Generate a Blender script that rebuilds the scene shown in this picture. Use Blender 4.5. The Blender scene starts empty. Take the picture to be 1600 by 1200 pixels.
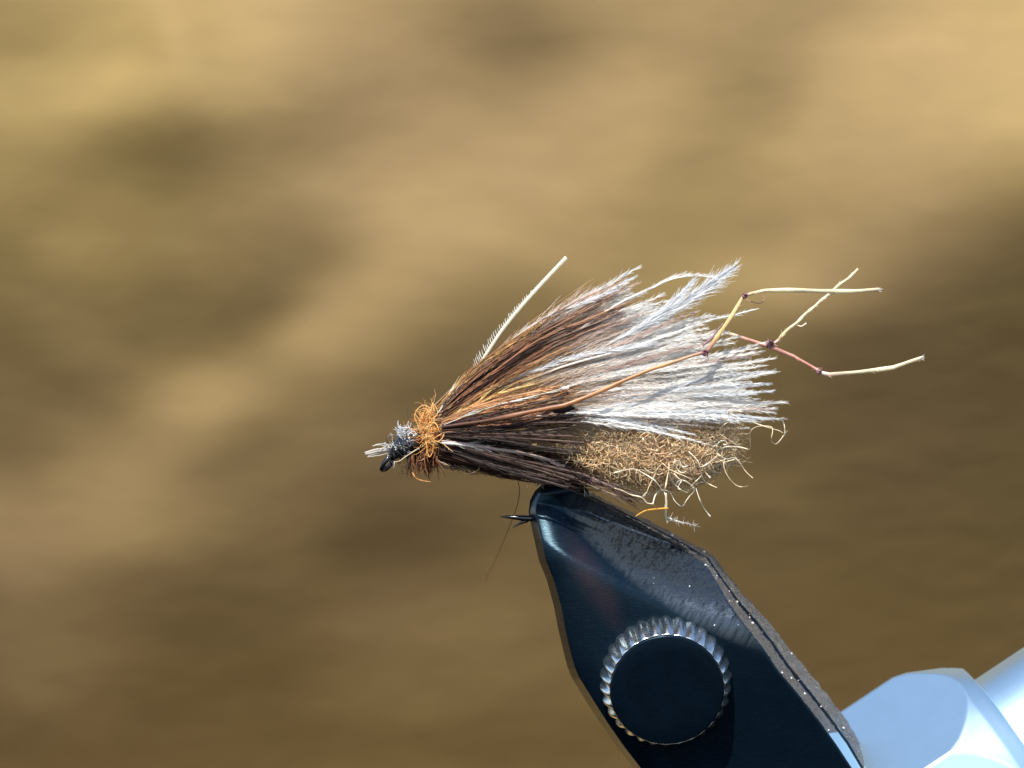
import bpy, math, random
import numpy as np
from mathutils import Vector

# ------------------------------------------------------------------ camera, sky, sun, exposure
# 1 unit = 1 cm.  The camera stands 16 cm in front of the fly and looks level along +y.
D = 16.0
S = 5.5 / 1600.0                       # cm per photograph pixel at the fly's own distance (y = 0)
random.seed(7)
rng = np.random.default_rng(7)
sc = bpy.context.scene
C = sc.collection
sc.unit_settings.scale_length = 0.01

cam = bpy.data.cameras.new('camera')
cam_o = bpy.data.objects.new('camera', cam)
C.objects.link(cam_o)
cam_o.location = (0, -D, 0)
cam_o.rotation_euler = (math.radians(90), 0, 0)
cam.sensor_width = 36
cam.lens = 36 * D / 5.5
cam.clip_start = 0.1
cam.clip_end = 2000
cam.dof.use_dof = True
cam.dof.focus_distance = D - 0.12
cam.dof.aperture_fstop = 0.66
sc.camera = cam_o

SUN = Vector((-0.16, -0.60, 0.78)).normalized()      # towards the sun
el = math.asin(SUN.z)
rot = math.atan2(SUN.x, SUN.y)
world = bpy.data.worlds.new('World')
sc.world = world
world.use_nodes = True
wn = world.node_tree
sky = wn.nodes.new('ShaderNodeTexSky')
sky.sky_type = 'NISHITA'
sky.sun_disc = False
sky.sun_elevation = el
sky.sun_rotation = rot
sky.air_density = 1.0
sky.dust_density = 0.6
wn.links.new(sky.outputs[0], wn.nodes['Background'].inputs[0])
wn.nodes['Background'].inputs[1].default_value = 0.15

sun = bpy.data.lights.new('sun', 'SUN')
sun.energy = 5.0
sun.angle = math.radians(0.53)
sun.color = (1.0, 0.96, 0.84)
sun_o = bpy.data.objects.new('sun', sun)
C.objects.link(sun_o)
sun_o.rotation_euler = (-SUN).to_track_quat('-Z', 'Y').to_euler()

sc.view_settings.view_transform = 'Standard'
sc.view_settings.look = 'None'
sc.view_settings.exposure = 0.80
sc.view_settings.gamma = 1.0
sc.view_settings.use_curve_mapping = False
sc.cycles.max_bounces = 8

# ------------------------------------------------------------------ helpers
def P(px, py, y=0.0):
    k = S * (D + y) / D
    return np.array(((px - 800) * k, y, (600 - py) * k))

def smooth(a, b, x):
    t = np.clip((x - a) / (b - a), 0, 1)
    return t * t * (3 - 2 * t)

def nodes_of(name):
    m = bpy.data.materials.new(name)
    m.use_nodes = True
    nt = m.node_tree
    return m, nt, nt.nodes['Principled BSDF'], nt.nodes['Material Output']

def N(nt, kind, **kw):
    n = nt.nodes.new(kind)
    for k, v in kw.items():
        setattr(n, k, v)
    return n

def noise(nt, coord, scale, detail=4, rough=0.55, stretch=None):
    n = N(nt, 'ShaderNodeTexNoise')
    n.inputs['Scale'].default_value = scale
    n.inputs['Detail'].default_value = detail
    n.inputs['Roughness'].default_value = rough
    if stretch is not None:
        mp = N(nt, 'ShaderNodeMapping')
        mp.inputs['Scale'].default_value = stretch[0]
        mp.inputs['Rotation'].default_value = stretch[1]
        nt.links.new(coord, mp.inputs[0])
        coord = mp.outputs[0]
    nt.links.new(coord, n.inputs['Vector'])
    return n

def ramp(nt, src, stops):
    r = N(nt, 'ShaderNodeValToRGB')
    e = r.color_ramp.elements
    while len(e) < len(stops):
        e.new(0.5)
    for i, (p, c) in enumerate(stops):
        e[i].position = p
        e[i].color = (c[0], c[1], c[2], 1) if hasattr(c, '__len__') else (c, c, c, 1)
    nt.links.new(src, r.inputs[0])
    return r

def fibre_mat(name, transl=0.3, rough=0.4, spec=0.5, coat=0.0, var=0.25):
    m, nt, b, out = nodes_of(name)
    at = N(nt, 'ShaderNodeAttribute', attribute_name='Col')
    tc = N(nt, 'ShaderNodeTexCoord')
    nz = noise(nt, tc.outputs['Object'], 60, 3)
    rp = ramp(nt, nz.outputs[0], [(0.3, 1 - var), (0.7, 1 + 0 * var)])
    mx = N(nt, 'ShaderNodeMix', data_type='RGBA', blend_type='MULTIPLY')
    mx.inputs[0].default_value = 1.0
    nt.links.new(at.outputs['Color'], mx.inputs[6])
    nt.links.new(rp.outputs[0], mx.inputs[7])
    col = mx.outputs[2]
    nt.links.new(col, b.inputs['Base Color'])
    b.inputs['Roughness'].default_value = rough
    b.inputs['Specular IOR Level'].default_value = spec
    b.inputs['Coat Weight'].default_value = coat
    if transl > 0:
        tr = N(nt, 'ShaderNodeBsdfTranslucent')
        nt.links.new(col, tr.inputs[0])
        ms = N(nt, 'ShaderNodeMixShader')
        ms.inputs[0].default_value = transl
        nt.links.new(b.outputs[0], ms.inputs[1])
        nt.links.new(tr.outputs[0], ms.inputs[2])
        nt.links.new(ms.outputs[0], out.inputs[0])
    return m

MESH_ORIGIN = {}
def link_mesh(name, verts, faces, mat, parent=None, col=None, smooth_shade=True, origin=None):
    """One mesh object; vertices come in world coordinates and are stored relative to the thing's base."""
    base = np.zeros(3)
    if parent is not None:
        base = MESH_ORIGIN[parent.name]
    verts = np.asarray(verts, dtype=float) - base
    me = bpy.data.meshes.new(name)
    if isinstance(faces, np.ndarray):
        nf, k = faces.shape
        me.vertices.add(len(verts))
        me.vertices.foreach_set('co', verts.astype(np.float32).ravel())
        me.loops.add(nf * k)
        me.loops.foreach_set('vertex_index', faces.astype(np.int32).ravel())
        me.polygons.add(nf)
        me.polygons.foreach_set('loop_start', (np.arange(nf) * k).astype(np.int32))
        me.update(calc_edges=True)
    else:
        me.from_pydata([tuple(v) for v in verts], [], faces)
        me.update()
    me.validate()
    me.polygons.foreach_set('use_smooth', [smooth_shade] * len(me.polygons))
    if col is not None:
        a = me.color_attributes.new('Col', 'FLOAT_COLOR', 'POINT')
        c4 = np.ones((len(verts), 4), dtype=np.float32)
        c4[:, :3] = col
        a.data.foreach_set('color', c4.ravel())
    me.materials.append(mat)
    o = bpy.data.objects.new(name, me)
    C.objects.link(o)
    o.parent = parent
    MESH_ORIGIN[o.name] = base
    return o

def thing(name, base, label, cat):
    o = bpy.data.objects.new(name, None)
    o.empty_display_size = 0.2
    C.objects.link(o)
    o.location = base
    MESH_ORIGIN[o.name] = np.array(base, dtype=float)
    o['label'] = label
    o['category'] = cat
    return o

def resample(pts, n):
    """Catmull-Rom through the given points, n samples."""
    p = np.asarray(pts, dtype=float)
    if len(p) == 2:
        t = np.linspace(0, 1, n)[:, None]
        return p[0] * (1 - t) + p[1] * t
    q = np.vstack([2 * p[0] - p[1], p, 2 * p[-1] - p[-2]])
    seg = np.linalg.norm(np.diff(p, axis=0), axis=1)
    cum = np.concatenate([[0], np.cumsum(seg)])
    s = np.linspace(0, cum[-1], n)
    i = np.clip(np.searchsorted(cum, s, side='right') - 1, 0, len(seg) - 1)
    t = ((s - cum[i]) / np.maximum(seg[i], 1e-9))[:, None]
    a, b, c, d = q[i], q[i + 1], q[i + 2], q[i + 3]
    return 0.5 * ((2 * b) + (-a + c) * t + (2 * a - 5 * b + 4 * c - d) * t ** 2 + (-a + 3 * b - 3 * c + d) * t ** 3)

class Tubes:
    """Collects tapered fibres; build() links them as one mesh object."""
    def __init__(self):
        self.v, self.f, self.c, self.n = [], [], [], 0
    def add(self, pts, rad, col, sides=4, flat=1.0):
        pts = np.asarray(pts, dtype=float)
        n = len(pts)
        rad = np.broadcast_to(np.asarray(rad, dtype=float), (n,))
        col = np.broadcast_to(np.asarray(col, dtype=float), (n, 3))
        tan = np.gradient(pts, axis=0)
        tan /= np.maximum(np.linalg.norm(tan, axis=1, keepdims=True), 1e-9)
        ref = np.array([0.13, 1.0, 0.21])
        u = np.cross(tan, ref)
        ln = np.linalg.norm(u, axis=1, keepdims=True)
        bad = ln[:, 0] < 0.15
        u[bad] = np.cross(tan[bad], [1.0, 0.1, 0.3])
        u /= np.maximum(np.linalg.norm(u, axis=1, keepdims=True), 1e-9)
        w = np.cross(tan, u)
        a = np.arange(sides) * 2 * math.pi / sides + 0.4
        ring = (u[:, None, :] * np.cos(a)[None, :, None] + w[:, None, :] * (np.sin(a) * flat)[None, :, None])
        vv = pts[:, None, :] + ring * rad[:, None, None]
        self.v.append(vv.reshape(-1, 3))
        self.c.append(np.repeat(col, sides, axis=0))
        i = np.arange(n - 1)[:, None] * sides
        j = np.arange(sides)[None, :]
        k = (j + 1) % sides
        f = np.stack([i + j, i + k, i + sides + k, i + sides + j], axis=-1).reshape(-1, 4) + self.n
        self.f.append(f)
        # end caps closed by collapsing a last ring is cheap enough: taper handles it, blunt ends get a cap quad/tri fan
        if rad[-1] > 0.0006 and sides == 4:
            self.f.append(np.array([[0, 1, 2, 3]]) + self.n + (n - 1) * sides)
        if rad[0] > 0.0006 and sides == 4:
            self.f.append(np.array([[3, 2, 1, 0]]) + self.n)
        self.n += n * sides
    def add_many(self, pts, rad, col, sides=3):
        """m fibres of n points each: pts (m,n,3), rad (m,n), col (m,n,3)"""
        pts = np.asarray(pts, dtype=float)
        m, n, _ = pts.shape
        tan = np.gradient(pts, axis=1)
        tan /= np.maximum(np.linalg.norm(tan, axis=2, keepdims=True), 1e-9)
        u = np.cross(tan, np.array([0.13, 1.0, 0.21]))
        u /= np.maximum(np.linalg.norm(u, axis=2, keepdims=True), 1e-6)
        w = np.cross(tan, u)
        a = np.arange(sides) * 2 * math.pi / sides + 0.4
        vv = pts[:, :, None, :] + (u[:, :, None, :] * np.cos(a)[None, None, :, None] + w[:, :, None, :] * np.sin(a)[None, None, :, None]) * np.asarray(rad)[:, :, None, None]
        self.v.append(vv.reshape(-1, 3))
        self.c.append(np.repeat(np.clip(np.broadcast_to(col, (m, n, 3)), 0, 0.96).reshape(-1, 3), sides, axis=0))
        b = (np.arange(m) * n * sides)[:, None, None]
        i = (np.arange(n - 1) * sides)[None, :, None]
        j = np.arange(sides)[None, None, :]
        k = (j + 1) % sides
        f = np.stack([b + i + j, b + i + k, b + i + sides + k, b + i + sides + j], axis=-1).reshape(-1, 4) + self.n
        self.f.append(f)
        self.n += m * n * sides
    def build(self, name, mat, parent, kind=None, label=None):
        o = link_mesh(name, np.vstack(self.v), np.vstack(self.f), mat, parent, np.vstack(self.c))
        if kind:
            o['kind'] = kind
        if label:
            o['label'] = label
        return o

def PP(pts):
    """list of (px, py[, y]) -> world points"""
    return np.array([P(*p) for p in pts])

px_ = S                                  # one photograph pixel in cm at the fly

# ------------------------------------------------------------------ the backdrop: a crumpled golden brown sheet
lum = np.array([
 [150,158,172,182,186,172,160,150,136,150,160,158,154,160,176,188,190],
 [146,150,165,172,182,170,158,148,128,146,158,154,150,166,178,192,196],
 [166,172,180,160,168,150,152,152,146,162,166,150,146,172,180,186,196],
 [152,148,128,118,132,138,154,164,166,166,166,152,160,172,172,178,176],
 [140,130,134,122,138,158,172,172,166,164,156,150,156,160,162,154,138],
 [124,142,138,134,128,134,162,172,166,160,146,150,152,152,142,122,104],
 [118,122,120,118,116,146,166,146,130,140,150,156,160,146,116,104,100],
 [108,120,114,120,130,162,146,120,116,118,120,120,114,100, 95, 95, 94],
 [114,114,126,158,142,130,116,110,110,112,112,108,102, 95, 92, 90, 90],
 [110,126,138,140,120,126,116,106,106,106,104,102, 98, 92, 92, 92, 92],
 [126,142,146,130,118,114,104,108,108,106,104,102, 98, 92, 91, 90, 90],
 [142,142,138,124,110,105, 95,100,104,104,102,100, 98, 95, 92, 90, 88],
 [130,120,110,104,104,105,105,106,110,106,104,100, 96, 93, 90, 88, 85],
 [116,110,100, 95, 94,104,110,115,115,108,104,100, 97, 95, 89, 90, 92],
 [115,110,100, 94, 94,100,110,112,112,108,104,100, 97, 95, 92, 92, 95],
 [104,102, 92, 90, 95,104,110,108,105,104,102,100, 97, 95, 93, 92, 94],
 [ 95, 95, 90, 88, 88, 92, 95, 96, 95, 95, 95, 95, 95, 94, 93, 92, 92]], dtype=float)

def cubic_up(a, n, axis):
    a = np.moveaxis(a, axis, 0)
    m = a.shape[0]
    t = np.linspace(0, m - 1, n)
    i = np.clip(t.astype(int), 0, m - 2)
    f = (t - i).reshape((-1,) + (1,) * (a.ndim - 1))
    g = lambda k: a[np.clip(i + k, 0, m - 1)]
    r = 0.5 * (2 * g(0) + (g(1) - g(-1)) * f + (2 * g(-1) - 5 * g(0) + 4 * g(1) - g(2)) * f ** 2
               + (3 * g(0) - g(-1) - 3 * g(1) + g(2)) * f ** 3)
    return np.moveaxis(r, 0, axis)

BY = 13.0                                        # distance of the sheet behind the fly
# finer folds of the sheet: (x, y, half length, half width, slope angle, strength)
FOLDS = [(280,205,100,24,0,-7),(230,115,36,14,0,12),(400,490,95,20,-25,-14),(525,386,32,10,-8,-12),(470,505,95,15,-48,10),(150,520,85,12,35,9),
         (860,70,75,15,-8,-15),(1000,140,65,12,-10,9),(1050,265,45,12,-20,-12),(1420,70,130,14,-8,10),(320,635,60,24,-10,12),(370,705,70,18,-30,-10),
         (600,855,95,20,-5,-10),(530,1005,65,15,-5,7),(430,960,75,20,-10,-6),(20,1120,45,14,20,9),(100,590,90,14,30,-8),(650,205,90,9,-22,7),
         (540,300,80,14,-25,-7),(900,300,90,12,-15,5),(1240,330,100,16,-12,-6),(1330,150,110,10,-6,6),(200,840,120,16,-10,6),(720,40,60,14,-15,-8),
         (1500,330,90,18,-20,-8),(1300,900,120,20,-10,4),(1480,1010,120,18,-12,-4),(300,1080,120,18,-8,-4),(700,1010,110,14,-10,4)]
def make_backdrop():
    pad = 6                                       # grid cells of 100 px beyond each edge of the photograph
    n = 190
    G = np.pad(lum, ((8, 8), (pad, pad)), mode='reflect')
    G = cubic_up(cubic_up(G, n, 0), n, 1)
    py = np.linspace(-600, 1800, n)[:, None]; qx = np.linspace(-600, 2200, n)[None, :]
    for (fx, fy, la, wa, an, am) in FOLDS:
        ca, sa = math.cos(math.radians(an)), math.sin(math.radians(an))
        a1 = ((qx - fx) * ca + (py - fy) * sa) / la
        b1 = (-(qx - fx) * sa + (py - fy) * ca) / wa
        G = G + am * np.exp(-0.5 * (a1 * a1 + b1 * b1))
    r2 = np.random.default_rng(3)
    for _ in range(60):                            # faint creases everywhere
        an = math.radians(r2.normal(-14, 16)); ca, sa = math.cos(an), math.sin(an)
        fx, fy = r2.uniform(-500, 2100), r2.uniform(-500, 1700)
        a1 = ((qx - fx) * ca + (py - fy) * sa) / r2.uniform(50, 130)
        b1 = (-(qx - fx) * sa + (py - fy) * ca) / r2.uniform(11, 20)
        G = G + r2.normal(0, 4) * np.exp(-0.5 * (a1 * a1 + b1 * b1))
    lin = (np.clip(G, 60, 215) / 255.0) ** 2.2
    c = np.clip(0.97 * (lin - 0.098) / 0.44, 0.03, 0.97)
    A = math.hypot(SUN.y, SUN.z)
    g = np.tan(np.arcsin(np.clip(c / A, 0, 0.985)) - math.atan2(-SUN.y, SUN.z))
    k = S * (D + BY) / D
    X = (np.linspace(-pad * 100, 1600 + pad * 100, n) - 800) * k
    Z = (600 - np.linspace(-600, 1800, n)) * k    # from the top down
    dz = abs(Z[1] - Z[0]); dx = X[1] - X[0]
    h = np.repeat(-np.cumsum(g.mean(axis=1, keepdims=True), axis=0) * dz, n, axis=1)
    h -= h[n // 2].mean()
    # find the relief of the crumpled sheet whose slopes catch the sun as wanted
    w = np.exp(-(np.maximum(0, np.maximum(-py, py - 1200)) / 250) ** 2 - (np.maximum(0, np.maximum(-qx, qx - 1600)) / 250) ** 2) + 0.03
    m1 = np.zeros_like(h); m2 = np.zeros_like(h)
    def lap(a):
        p = np.pad(a, 1, mode='edge')
        return p[2:, 1:-1] + p[:-2, 1:-1] + p[1:-1, 2:] + p[1:-1, :-2] - 4 * a
    iters = 800
    for t in range(1, iters + 1):
        hz = np.zeros_like(h); hz[:-1] = -(h[1:] - h[:-1]) / dz
        hx = np.zeros_like(h); hx[:, :-1] = (h[:, 1:] - h[:, :-1]) / dx
        W = np.sqrt(1 + hx ** 2 + hz ** 2); Nn = hx * SUN.x - SUN.y + hz * SUN.z
        e = (Nn / W - c) * w; e[-1] = 0; e[:, -1] = 0
        gz = e * (SUN.z / W - Nn * hz / W ** 3) / dz
        gx = e * (SUN.x / W - Nn * hx / W ** 3) / dx
        gr = 0.03 * lap(lap(h)) / dx ** 2
        gr[:-1] += gz[:-1]; gr[1:] -= gz[:-1]
        gr[:, :-1] -= gx[:, :-1]; gr[:, 1:] += gx[:, :-1]
        m1 = .9 * m1 + .1 * gr; m2 = .999 * m2 + .001 * gr * gr
        h -= (0.03 * (1 - t / iters) + .001) * (m1 / (1 - .9 ** t)) / (np.sqrt(m2 / (1 - .999 ** t)) + 1e-8)
    for _ in range(2):
        h = h + 0.2 * lap(h)
    nz = nx = n
    XX, ZZ = np.meshgrid(X, Z)
    V = np.stack([XX, BY + h, ZZ], axis=-1)
    # unseen forward run of the sheet, added to bounce warm light onto its darker parts
    foot = V[-1]
    bounce_sweep = [foot * (1 - t) + np.stack([foot[:, 0], np.full(nx, 6.0), np.full(nx, foot[:, 2].mean() - 2.2)], axis=-1) * t
             - np.array([0, 0, 1.2]) * math.sin(math.pi * t) for t in np.linspace(0.03, 1, 30)]
    V = np.vstack([V, np.array(bounce_sweep)])
    nz = V.shape[0]
    V = V.reshape(-1, 3)
    i = np.arange(nz - 1)[:, None] * nx
    j = np.arange(nx - 1)[None, :]
    F = np.stack([i + j, i + nx + j, i + nx + j + 1, i + j + 1], axis=-1).reshape(-1, 4)
    m, nt, b, out = nodes_of('golden_brown_paper')
    tc = N(nt, 'ShaderNodeTexCoord')
    n1 = noise(nt, tc.outputs['Object'], 0.22, 3, 0.5)
    n2 = noise(nt, tc.outputs['Object'], 3.0, 5, 0.6, ((0.5, 1, 1.6), (0, 0, 0)))
    r1 = ramp(nt, n1.outputs[0], [(0.3, (0.207, 0.138, 0.067)), (0.7, (0.213, 0.147, 0.056))])
    r2 = ramp(nt, n2.outputs[0], [(0.25, 0.86), (0.75, 1.0)])
    mx = N(nt, 'ShaderNodeMix', data_type='RGBA', blend_type='MULTIPLY')
    mx.inputs[0].default_value = 1
    nt.links.new(r1.outputs[0], mx.inputs[6]); nt.links.new(r2.outputs[0], mx.inputs[7])
    nt.links.new(mx.outputs[2], b.inputs['Base Color'])
    b.inputs['Roughness'].default_value = 0.75
    b.inputs['Specular IOR Level'].default_value = 0.15
    n3 = noise(nt, tc.outputs['Object'], 0.9, 7, 0.6, ((0.7, 1, 1.3), (0, 0.35, 0)))
    bp = N(nt, 'ShaderNodeBump')
    bp.inputs['Strength'].default_value = 0.2
    bp.inputs['Distance'].default_value = 0.12
    nt.links.new(n3.outputs[0], bp.inputs['Height'])
    nt.links.new(bp.outputs[0], b.inputs['Normal'])
    o = link_mesh('backdrop', V, F, m)
    o['kind'] = 'structure'
    return o
make_backdrop()

# ------------------------------------------------------------------ the vise
TILT = math.tan(math.radians(12))          # the vise leans: its foot stands farther from the camera than its tip
def VP(px, py, y=0.0):
    return P(px, py, y + (py - 760) * S * TILT)

def steel(name, base, rough, metallic=0.0, spec=0.5, scratch=0.02, reflection_wear=False, grain=0.0, var=1.0, tint=(1, 1, 1)):
    m, nt, b, out = nodes_of(name)
    tc = N(nt, 'ShaderNodeTexCoord')
    b.inputs['Metallic'].default_value = metallic
    b.inputs['Specular IOR Level'].default_value = spec
    b.inputs['Specular Tint'].default_value = (*tint, 1)
    n1 = noise(nt, tc.outputs['Object'], 45 if grain else 7, 5, 0.6)
    r1 = ramp(nt, n1.outputs[0], [(0.3, tuple(x * (1 - 0.25 * var) for x in base)), (0.7, tuple(x * (1 + 0.15 * var) for x in base))])
    col = r1.outputs[0]
    if reflection_wear:                                     # purple brown reflection, painted as a streak into the steel's colour
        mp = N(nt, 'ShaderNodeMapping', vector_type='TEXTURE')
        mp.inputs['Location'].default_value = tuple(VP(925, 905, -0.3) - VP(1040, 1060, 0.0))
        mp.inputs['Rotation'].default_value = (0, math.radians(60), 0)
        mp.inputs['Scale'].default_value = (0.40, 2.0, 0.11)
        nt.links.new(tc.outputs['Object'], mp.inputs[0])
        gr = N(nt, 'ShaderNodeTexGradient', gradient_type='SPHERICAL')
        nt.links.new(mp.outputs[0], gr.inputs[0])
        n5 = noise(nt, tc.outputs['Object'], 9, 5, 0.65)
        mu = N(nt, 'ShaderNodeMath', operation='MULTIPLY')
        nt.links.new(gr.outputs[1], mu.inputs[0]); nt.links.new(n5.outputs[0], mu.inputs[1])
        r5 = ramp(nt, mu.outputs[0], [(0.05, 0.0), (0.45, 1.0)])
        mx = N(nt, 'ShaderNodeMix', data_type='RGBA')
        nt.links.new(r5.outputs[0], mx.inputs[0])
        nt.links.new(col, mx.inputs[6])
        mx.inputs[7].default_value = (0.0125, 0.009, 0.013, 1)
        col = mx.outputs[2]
    if reflection_wear:                                     # bare worn steel along the ground upper edge
        mp2 = N(nt, 'ShaderNodeMapping', vector_type='TEXTURE')
        mp2.inputs['Location'].default_value = tuple(VP(1050, 890, -0.3) - VP(1040, 1060, 0.0))
        mp2.inputs['Rotation'].default_value = (0, math.radians(35), 0)
        mp2.inputs['Scale'].default_value = (0.72, 2.0, 0.19)
        nt.links.new(tc.outputs['Object'], mp2.inputs[0])
        g2 = N(nt, 'ShaderNodeTexGradient', gradient_type='SPHERICAL')
        nt.links.new(mp2.outputs[0], g2.inputs[0])
        mp6 = N(nt, 'ShaderNodeMapping', vector_type='TEXTURE')
        mp6.inputs['Rotation'].default_value = (0, math.radians(32), 0)
        mp6.inputs['Scale'].default_value = (0.45, 1.0, 5.0)
        nt.links.new(tc.outputs['Object'], mp6.inputs[0])
        n6 = noise(nt, mp6.outputs[0], 24, 7, 0.75)
        ra = ramp(nt, g2.outputs[1], [(0.02, 0.0), (0.45, 1.0)])
        rb = ramp(nt, n6.outputs[0], [(0.36, 0.02), (0.52, 0.45), (0.70, 1.0)])
        r6 = N(nt, 'ShaderNodeMath', operation='MULTIPLY')
        nt.links.new(ra.outputs[0], r6.inputs[0]); nt.links.new(rb.outputs[0], r6.inputs[1])
        mx2 = N(nt, 'ShaderNodeMix', data_type='RGBA')
        nt.links.new(r6.outputs[0], mx2.inputs[0])
        nt.links.new(col, mx2.inputs[6])
        mx2.inputs[7].default_value = (0.13, 0.155, 0.185, 1)
        col = mx2.outputs[2]
        r7 = ramp(nt, r6.outputs[0], [(0.0, 0.0), (0.5, 0.95)])
        nt.links.new(r7.outputs[0], b.inputs['Metallic'])
    nt.links.new(col, b.inputs['Base Color'])
    n2 = noise(nt, tc.outputs['Object'], 22, 6, 0.7, ((1, 1, 7), (0, math.radians(-35), 0)))
    r2 = ramp(nt, n2.outputs[0], [(0.3, max(rough - 0.1 * var, 0.02)), (0.75, rough + 0.12 * var)])
    nt.links.new(r2.outputs[0], b.inputs['Roughness'])
    bp = N(nt, 'ShaderNodeBump')
    bp.inputs['Strength'].default_value = 0.5
    bp.inputs['Distance'].default_value = scratch
    src = n2
    if grain:
        src = noise(nt, tc.outputs['Object'], grain, 6, 0.75)
        bp.inputs['Strength'].default_value = 1.0
    nt.links.new(src.outputs[0], bp.inputs['Height'])
    nt.links.new(bp.outputs[0], b.inputs['Normal'])
    return m

M_JAW = steel('blued_steel', (0.0015, 0.0045, 0.0095), 0.27, 0.0, 0.22, 0.0025, reflection_wear=True, tint=(0.45, 0.75, 1.0))
M_GRAIN = steel('rough_cast_steel', (0.11, 0.10, 0.098), 0.34, 0.7, 0.5, 0.022, grain=75, var=2.6)
M_BRIGHT = steel('satin_aluminium', (0.54, 0.73, 0.85), 0.40, 1.0, 0.5, 0.0001, var=0.12)
M_KNURL = steel('bright_knurled_steel', (0.62, 0.66, 0.68), 0.26, 1.0, 0.5, 0.001, var=0.5)
M_CAP = steel('black_knob_face', (0.0012, 0.0035, 0.0075), 0.32, 0.0, 0.2, 0.001, tint=(0.4, 0.7, 1.0))

vise = thing('fly_tying_vise', VP(1040, 1060, 0.0), 'dark blued steel fly-tying vise jaws with knurled knob gripping the hook', 'vise')

Lp = [(856,757),(845,761),(835,770),(828,783),(826,800),(834,840),(842,875),(854,905),(865,945),(872,982),(881,1020),(887,1043),(894,1060),(920,1102),(940,1132),(965,1168),(990,1200),(1190,1480)]
Fp = [(866,757),(883,763),(902,771),(921,781),(945,793),(1000,822),(1054,853),(1100,880),(1117,905),(1137,940),(1158,970),(1189,1009),(1215,1047),(1247,1085),(1280,1127),(1307,1165),(1330,1200),(1520,1480)]
Sp = [(866,755),(884,760),(904,767),(924,776),(948,788),(1004,816),(1062,846),(1106,872),(1126,902),(1150,936),(1178,968),(1208,1007),(1232,1043),(1265,1083),(1298,1125),(1325,1162),(1346,1198),(1536,1475)]
Op = [(864,752),(886,756),(908,763),(927,771),(951,783),(1007,810),(1068,842),(1114,867),(1141,903),(1172,940),(1203,974),(1230,1010),(1256,1040),(1290,1082),(1321,1122),(1343,1158),(1364,1195),(1555,1470)]

def subdiv(tab, n):
    out = []
    for a, b in zip(tab[:-1], tab[1:]):
        for i in range(n):
            t = i / n
            out.append((a[0] * (1 - t) + b[0] * t, a[1] * (1 - t) + b[1] * t))
    out.append(tab[-1])
    return np.array(out, dtype=float)

SUB = 8
Lr, Fr, Sr, Or = (subdiv(t, SUB) for t in (Lp, Fp, Sp, Op))

def jaw_thickness(x, y, dl):
    """cm from the slit plane to the front surface, over photograph pixels."""
    ax, ay = 0.53, 0.848                           # long axis of the jaw, tip to knob
    d = (x - 862) * ax + (y - 755) * ay
    cone = 0.20 + 0.24 * np.clip(d / 260, 0, 2) ** 0.9
    # top facet: faces up towards the sky, meets the flat along (1085,960)-(1160,975)
    facet = 0.44 - ((x - 1085) * 0.196 - (y - 960) * 0.981) * 0.0026
    # the flank rolls off towards the upper edge
    dr = (x - 905) * -0.524 + (y - 765) * 0.854
    roll = 0.15 * np.clip(1 - dr / 120, 0, 1.3) ** 2 * (1 - smooth(150, 300, d) * 0.3)
    k = 0.03
    def smin(a, b, k):
        h = np.clip(0.5 + 0.5 * (b - a) / k, 0, 1)
        return b * (1 - h) + a * h - k * h * (1 - h)
    t = cone
    t = smin(t, np.maximum(facet, 0.12), 0.012)
    t = smin(t, 0.44, 0.16)
    t = t - roll * smooth(0, 90, d) * np.where(y > 0, 1, 1) * (1 - smooth(900, 985, y))
    # left edge: a steep narrow chamfer, then a small round onto the face
    q = np.clip(1 - dl / 46.0, 0, 1)
    t = t - 0.06 * q ** 2.5
    ch = np.clip(1 - dl / 10.0, 0, 1)
    t = t * (1 - 0.80 * ch ** 1.15)
    return np.maximum(t, 0.03)

def make_front_jaw():
    nr = len(Lr); nt_ = 90
    T = np.linspace(0, 1, nt_) ** 1.25             # finer near the rounded left edge
    V = []
    for i in range(nr):
        w = np.linalg.norm(Fr[i] - Lr[i])
        row = Lr[i][None] * (1 - T[:, None]) + Fr[i][None] * T[:, None]
        # distance to the left edge, measured square to it
        dl = T * w * 0.86
        # close the tip round
        tipd = i / SUB
        th = jaw_thickness(row[:, 0], row[:, 1], dl)
        tip = np.sqrt(np.clip(1 - np.clip(1 - tipd / 2.6, 0, 1) ** 2, 0, 1))
        th = th * (0.35 + 0.65 * tip)
        pts = np.array([VP(a, b, -t) for (a, b), t in zip(row, th)])
        wall_r = [VP(*(Fr[i] * (1 - u) + Sr[i] * u), -(th[-1] * (1 - u) + 0.022 * u)) for u in (0.06, 0.5, 1.0)]
        wall_l = [VP(*Lr[i], -0.022)]
        V.append(np.vstack([wall_l, pts, wall_r[:1]]))
    V = np.array(V)
    nc = V.shape[1]
    ii = np.arange(nr - 1)[:, None] * nc
    jj = np.arange(nc - 1)[None, :]
    F = np.stack([ii + jj, ii + nc + jj, ii + nc + jj + 1, ii + jj + 1], axis=-1).reshape(-1, 4)
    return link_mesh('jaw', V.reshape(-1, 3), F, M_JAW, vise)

def edge_th(i):
    w = np.linalg.norm(Fr[i] - Lr[i])
    th = float(jaw_thickness(Fr[i][0:1], Fr[i][1:2], np.array([w * 0.86]))[0])
    tip = math.sqrt(max(0, 1 - max(0, 1 - (i / SUB) / 2.6) ** 2))
    return th * (0.35 + 0.65 * tip)

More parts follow.
